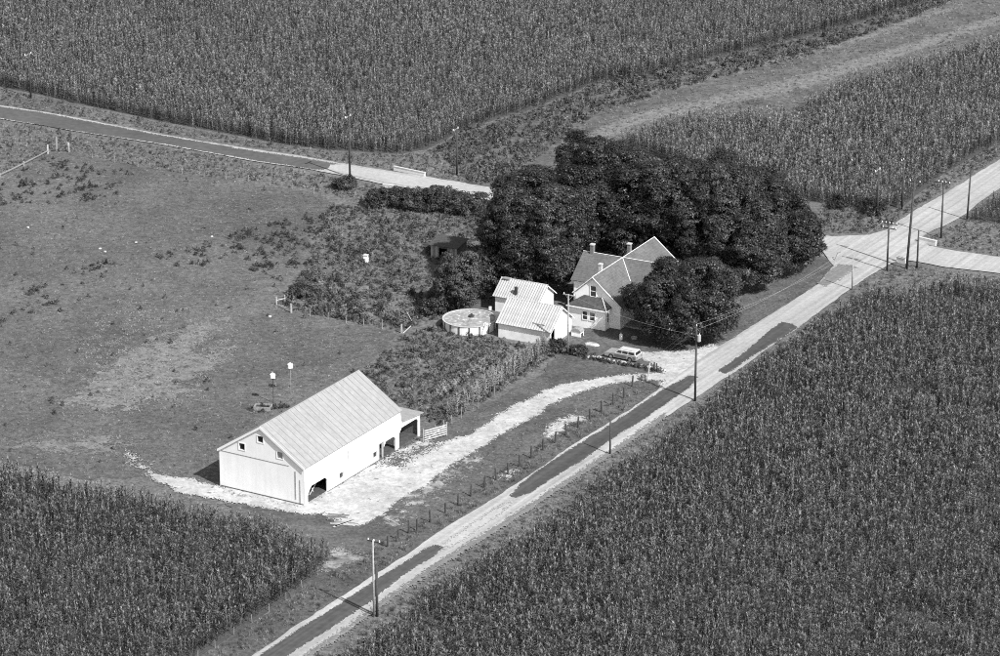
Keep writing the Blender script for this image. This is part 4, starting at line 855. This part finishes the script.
# ------------------------------------------------------------------ bird houses on poles
def birdhouse(px, ytop, label, pm, r):
    h = hgt(px[0], px[1], ytop); root = empty('bird_house', PV(*px), math.radians(15), label, 'bird house', 'white bird houses behind the barn')
    MB().tube((0, 0, -.1), (0, 0, h - .4), r, r, 7).build('pole', M[pm], root)
    b = MB().box(-.28, .28, -.24, .24, h - .4, h + .05).build('box', M['white_paint'], root)
    rf = MB().wall([[(-.34, h + .052), (.34, h + .052), (0, h + .26)]], lambda a, z, d: (a, -.29 + d, z), .58).build('roof', M['white_paint'], root)
    for k in (-.16, .16): MB().tube((k, -.246, h - .15), (k, -.242, h - .15), .05, .05, 8).build('hole_shade_disc', M['hole_shade'], b)  # flat dark discs on a solid box, painted as shaded holes
    return root
birdhouse((273.5, 403), 375, 'white bird house on a dark pole beside the barn roof', 'pole_dark', .05)
birdhouse((291, 394), 365, 'white bird house on a thin pale pole, farther from the barn', 'wire_pale', .018)
tk = empty('stock_tank', PV(263, 409), math.radians(-10), 'low concrete stock tank among weeds behind the barn', 'tank')
MB().box(-1.1, 1.1, -.7, -.58, 0, .5).build('wall', M['grey_wood'], tk); MB().box(-1.1, 1.1, .58, .7, 0, .5).build('wall', M['grey_wood'], tk)
MB().box(-1.1, -.98, -.578, .578, 0, .5).build('wall', M['grey_wood'], tk); MB().box(.98, 1.1, -.578, .578, 0, .5).build('wall', M['grey_wood'], tk)
MB().box(-.978, .978, -.578, .578, 0, .3).build('water', M['glass'], tk)
scatter('weed_fringe', line_pts((256, 411), (282, 407), 40, .5), FBD, .7, 'dark weeds round the stock tank behind the barn', 'weeds')

# ------------------------------------------------------------------ concrete culvert walls and guard rail
def culvert(a, b, label, h=.7, t=.3):
    A, B_ = PV(*a), PV(*b); d = (B_ - A).normalized(); n = Vector((-d.y, d.x, 0)); L = (B_ - A).length
    root = empty('culvert_wall', A, math.atan2(d.y, d.x), label, 'wall', 'white culvert walls beside the roads')
    MB().box(0, L, -t / 2, t / 2, -.1, h).build('wall', M['white_paint'], root); MB().box(-.06, L + .06, -t / 2 - .05, t / 2 + .05, h + .002, h + .1).build('coping', M['concrete'], root)
culvert((394, 170), (425, 176.5), 'long white culvert wall on the upper side of the far road', .6, .28)
culvert((383, 187.5), (393.5, 188.5), 'short white culvert wall below the far road by the hedge', .45, .3)
culvert((919, 242), (936, 246), 'white culvert wall on the right corner of the crossroads', .75, .35)
culvert((897, 262), (905, 264), 'small white culvert wall between the crossroads poles', .8, .35)
# leaning road sign post
sp = empty('sign_post', PV(834, 261), math.radians(40), 'bent thin sign post leaning over the crossroads corner', 'sign post')
MB().path([(0, 0, 0), (.7, 0, 1.1), (1.35, 0, 1.12)], .05, 6).build('post', M['old_wood'], sp)

# ------------------------------------------------------------------ station wagon
car = empty('station_wagon', PV(604.5, 357.5), math.radians(-29), 'pale station wagon with darker sides parked beside the stone row', 'car')
LC, WC = 4.75, 1.85     # nose at x=0, tail at x=LC; near side y=0
prof = [(0, .35), (0, .72), (.12, .84), (1.5, .95), (LC - .12, .98), (LC, .85), (LC, .38), (LC - .05, .32)]
def arch(cx, r=.40): return [(cx + r * math.cos(a), .32 + r * math.sin(a)) for a in [math.pi * k / 7 for k in range(8)]]
bot = list(arch(3.75)) + list(arch(.95))
body = MB().wall([prof + bot + [(.05, .32)]], lambda a, b, d: (a, d, b), WC).build('body', M['car_paint'], car)
bv = body.modifiers.new('bevel', 'BEVEL'); bv.width = .06; bv.segments = 2; bv.limit_method = 'ANGLE'
MB().box(1.45, 3.28, -.012, -.002, .40, .80).build('side_panel', M['car_side'], car); MB().box(4.2, LC - .15, -.012, -.002, .40, .80).build('side_panel', M['car_side'], car)
def cab(x0, x1, x2, x3, z0, z1, ins, mm, nm):
    return MB().hexa([(x0, .06, z0), (x3, .06, z0), (x3, WC - .06, z0), (x0, WC - .06, z0), (x1, .06 + ins, z1), (x2, .06 + ins, z1), (x2, WC - .06 - ins, z1), (x1, WC - .06 - ins, z1)]).build(nm, M[mm], car)
cab(1.42, 1.98, 4.42, 4.66, .955, 1.42, .13, 'car_roof', 'cabin')
rp = MB().hexa([(1.9, .16, 1.421), (4.45, .16, 1.421), (4.45, WC - .16, 1.421), (1.9, WC - .16, 1.421), (2.0, .22, 1.48), (4.4, .22, 1.48), (4.4, WC - .22, 1.48), (2.0, WC - .22, 1.48)]).build('roof', M['car_roof'], car)
def sidewin(xa, xb, near):
    q = []
    sx = .13 / .465
    for z in (1.02, 1.36):
        for x in (xa + (0.0 if z < 1.2 else .0), xb): q.append((x, z))
    def pt(x, z, d):
        yy = .06 + (z - .955) * sx - d; return (x, yy if near else WC - yy, z)
    MB().hexa([pt(xa, 1.02, .008), pt(xb, 1.02, .008), pt(xb, 1.02, -.02), pt(xa, 1.02, -.02), pt(xa + (.33 if xa < 1.7 else 0), 1.36, .008), pt(xb - (.12 if xb > 4.3 else 0), 1.36, .008), pt(xb - (.12 if xb > 4.3 else 0), 1.36, -.02), pt(xa + (.33 if xa < 1.7 else 0), 1.36, -.02)]).build('side_window', M['glass'], car)
for nr in (True, False):
    for xa, xb in ((1.68, 2.5), (2.6, 3.4), (3.5, 4.45)): sidewin(xa, xb, nr)
MB().hexa([(1.47, .2, 1.02), (1.47, WC - .2, 1.02), (1.50, WC - .2, 1.02), (1.50, .2, 1.02), (1.86, .28, 1.35), (1.86, WC - .28, 1.35), (1.90, WC - .28, 1.35), (1.90, .28, 1.35)]).build('windscreen', M['glass'], car)
MB().hexa([(4.60, .22, 1.02), (4.64, .22, 1.02), (4.64, WC - .22, 1.02), (4.60, WC - .22, 1.02), (4.45, .28, 1.35), (4.50, .28, 1.35), (4.50, WC - .28, 1.35), (4.45, WC - .28, 1.35)]).build('rear_window', M['glass'], car)
for x in (.95, 3.75):
    for y in (.02, WC - .22):
        wh = MB().tube((x, y, .33), (x, y + .2, .33), .33, .33, 16).build('wheel', M['rubber'], car); yy = y - .006 if y < 1 else y + .201
        MB().tube((x, yy, .33), (x, yy + .005, .33), .19, .19, 12).build('hubcap', M['chrome'], wh)
MB().box(-.08, .03, .05, WC - .05, .36, .52).build('bumper', M['chrome'], car); MB().box(LC - .03, LC + .09, .05, WC - .05, .36, .52).build('bumper', M['chrome'], car)
for y in (.12, WC - .42):
    MB().box(-.012, -.002, y, y + .3, .58, .74).build('headlight', M['insulator'], car); MB().box(LC + .002, LC + .012, y, y + .3, .6, .82).build('tail_light', M['car_side'], car)
MB().box(2.1, 4.3, .3, .34, 1.50, 1.53).build('roof_rack', M['chrome'], car); MB().box(2.1, 4.3, WC - .34, WC - .3, 1.50, 1.53).build('roof_rack', M['chrome'], car)

# ------------------------------------------------------------------ yard things
def rock(name, loc, s, mm, label, cat, group, seed):
    bm = bmesh.new(); bmesh.ops.create_icosphere(bm, subdivisions=2, radius=1); r = random.Random(seed); ax = [Vector((r.gauss(0, 1), r.gauss(0, 1), r.gauss(0, 1))).normalized() for _ in range(5)]
    for v in bm.verts:
        f = 1 + sum(.12 * max(0, v.co.dot(a)) ** 2 * r2 for a, r2 in zip(ax, (1, -1, 1, -1, .7))) + r.uniform(-.05, .05)
        v.co = Vector((v.co.x * s[0], v.co.y * s[1], max(v.co.z, -.5) * s[2])) * f
    me = bpy.data.meshes.new(name); bm.to_mesh(me); bm.free(); o = link(name, me, M[mm]); o.location = (loc[0], loc[1], s[2] * .45); o.rotation_euler = (0, 0, r.uniform(0, 6)); return tag(o, label, cat, group)
A, B_ = P(584, 357), P(666, 371)
for k in range(26):
    t = (k + random.uniform(-.3, .3)) / 25; p = A + (B_ - A) * t + np.array([random.gauss(0, .25), random.gauss(0, .25), 0]); s = random.uniform(.22, .45)
    rock('stone', p, (s, s * .8, s * .7), 'stone', 'rough stone in the row of stones in front of the parked station wagon', 'stone', 'row of stones by the parked car', k)
scatter('stone_row_weeds', line_pts((584, 358.5), (664, 372.5), 90, .3), FBD, .75, 'dark low plants growing between the row of stones', 'weeds')
for k, (x, y) in enumerate([(100, 249), (28, 228), (136, 243), (212, 237), (105, 252), (270, 372 - 55)]):
    rock('stone', P(x, y), (.24, .2, .15), 'concrete', ['white stone lying alone in the upper pasture below the thistles', 'white stone near the left edge of the pasture', 'small white stone in the open middle of the upper pasture', 'white stone left of the weedy lot in the pasture', 'white stone right beside another in the upper pasture', 'pale flat stone below the broken fence brace'][k], 'stone', 'loose stones in the pasture', 70 + k)
def plank_pile(px, rz, n, label, mm, L=2.6):
    root = empty('lumber_pile', PV(*px), rz, label, 'lumber'); r = random.Random(n)
    for k in range(n):
        o = MB().box(-L / 2, L / 2, -.12, .12, 0, .06).build('plank', M[mm] if k % 3 else M['grey_wood'], root); o.location = (r.uniform(-.3, .3), (k % 4) * .28 - .4, .01 + (k // 4) * .075); o.rotation_euler = (0, 0, r.uniform(-.12, .12) + (.9 if k >= 8 else 0))
plank_pile((337, 517), math.radians(-5), 9, 'dark heap of old boards at the yard corner near the barn', 'old_wood'); plank_pile((344, 524), math.radians(-8), 10, 'pale stack of boards at the yard corner near the barn', 'pale_wood', 2.9)
def clod_tpl(seed):
    r = random.Random(seed); vs = [(r.uniform(.7, 1.2) * math.cos(a) * .12, r.uniform(.7, 1.2) * math.sin(a) * .12, 0) for a in [k * 1.047 for k in range(6)]] + [(0, 0, .09)]
    return template('clod', vs, [(k, (k + 1) % 6, 6) for k in range(6)], [0] * 6, ['old_wood'])
YARD = pxp([(320, 512), (360, 522), (424, 485), (480, 447), (536, 415), (520, 404), (466, 438), (421, 445), (330, 496)])
scatter('yard_clods', area_pts(YARD, .16), [clod_tpl(k) for k in range(3)], 1.1, 'small dark clods and litter strewn over the gravel yard', 'litter', svar=.4, wvar=.45)
# covered hutch by the garage, pale boards on the lawn, white can, mail post
hu = empty('dog_house', PV(577.5, 336), math.radians(-30), 'small white hut with a rounded dark roof beside the garage', 'hut')
MB().box(-.7, .7, -.5, .5, 0, .75).build('wall', M['white_paint'], hu)
m = MB(); n = 8
pr_ = [(.78 * math.cos(math.pi * k / n), .752 + .5 * math.sin(math.pi * k / n)) for k in range(n + 1)]
m.wall([pr_], lambda a, z, d: (a, -.56 + d, z), 1.12).build('roof', M['grey_wood'], hu); MB().box(.702, .72, -.22, .22, .05, .55).build('doorway', M['hole_shade'], hu)  # flat dark plate on the solid wall stands in for a shaded opening
ob = empty('row_boat', PV(592, 345.5), math.radians(-25), 'pale flat-bottomed boat turned over on the grass', 'boat')
m = MB(); ring = lambda s, z: [(-1.05 * s, -.1 * s, z), (-.8 * s, -.42 * s, z), (.6 * s, -.45 * s, z), (1.05 * s, -.15 * s, z), (1.05 * s, .15 * s, z), (.6 * s, .45 * s, z), (-.8 * s, .42 * s, z), (-1.05 * s, .1 * s, z)]
m.add(ring(1, .02) + ring(.97, .2) + ring(.72, .36), [(i, (i + 1) % 8, 8 + (i + 1) % 8, 8 + i) for i in range(8)] + [(8 + i, 8 + (i + 1) % 8, 16 + (i + 1) % 8, 16 + i) for i in range(8)] + [tuple(range(16, 24)), tuple(range(8))[::-1]]); m.build('hull', M['concrete'], ob); MB().box(-.7, .7, -.04, .04, .362, .42).build('keel', M['grey_wood'], ob)
gc = empty('gas_bottle', PV(621, 340), 0, 'white round-shouldered gas bottle on the shaded lawn', 'gas bottle')
m = MB(); m.tube((0, 0, 0), (0, 0, .8), .24, .24, 12); m.tube((0, 0, .8), (0, 0, .95), .24, .1, 12); m.build('tank', M['white_paint'], gc); MB().tube((0, 0, .951), (0, 0, 1.08), .06, .06, 8).build('valve', M['steel'], gc)
bk = empty('wash_tub', PV(634, 339.5), 0, 'pale low wash tub on the shaded lawn', 'tub')
m = MB()
for k in range(12):
    a0, a1 = 2 * math.pi * k / 12, 2 * math.pi * (k + 1) / 12; m.hexa([(math.cos(a) * r, math.sin(a) * r, z) for z, rr in ((0, .36), (.36, .46)) for r, a in ((rr, a0), (rr, a1), (rr - .05, a1), (rr - .05, a0))])
m.build('side', M['tank_grey'], bk); MB().tube((0, 0, .01), (0, 0, .05), .33, .33, 12).build('bottom', M['tank_grey'], bk)
lp = empty('leaning_post', PV(647, 381.5), 0, 'tall pale post leaning at the fence end by the driveway mouth', 'post')
MB().tube((0, 0, -.1), (.35, .1, 2.5), .10, .09, 8).build('post', M['pale_wood'], lp)
mb_ = empty('barrel', PV(643.5, 381), 0, 'dark and pale barrel standing beside the leaning post', 'barrel')
m = MB(); rs_ = [(.34, 0), (.40, .3), (.41, .45), (.40, .6), (.34, .9)]
for (r0, z0), (r1, z1) in zip(rs_, rs_[1:]): m.tube((0, 0, z0), (0, 0, z1), r0, r1, 14)
m.build('staves', M['grey_wood'], mb_)
for z in (.22, .68): MB().tube((0, 0, z), (0, 0, z + .06), .405, .41, 14).build('hoop', M['pole_dark'], mb_)
gp = empty('gate_post', PV(654, 371.5), 0, 'pair of dark upright posts at the end of the stone row', 'post')
MB().tube((0, 0, -.1), (.05, 0, 1.3), .11, .1, 8).build('post', M['pole_dark'], gp); MB().tube((.35, .2, -.1), (.35, .2, 1.1), .1, .1, 8).build('post', M['pole_dark'], gp)
bx_ = empty('bee_hive', PV(366, 262.5), math.radians(-15), 'small white hive box alone in the weedy lot', 'hive')
MB().box(-.32, .32, -.28, .28, .1, .68).build('lower_box', M['white_paint'], bx_); MB().box(-.3, .3, -.26, .26, .685, 1.1).build('upper_box', M['white_paint'], bx_); MB().box(-.36, .36, -.32, .32, 1.103, 1.2).build('lid', M['concrete'], bx_)
for x in (-.26, .2): MB().box(x, x + .06, -.2, .2, 0, .098).build('foot', M['old_wood'], bx_)
print('instances', NINST[0], 'tris', sum(len(m.loop_triangles) for m in bpy.data.meshes if not m.calc_loop_triangles()))
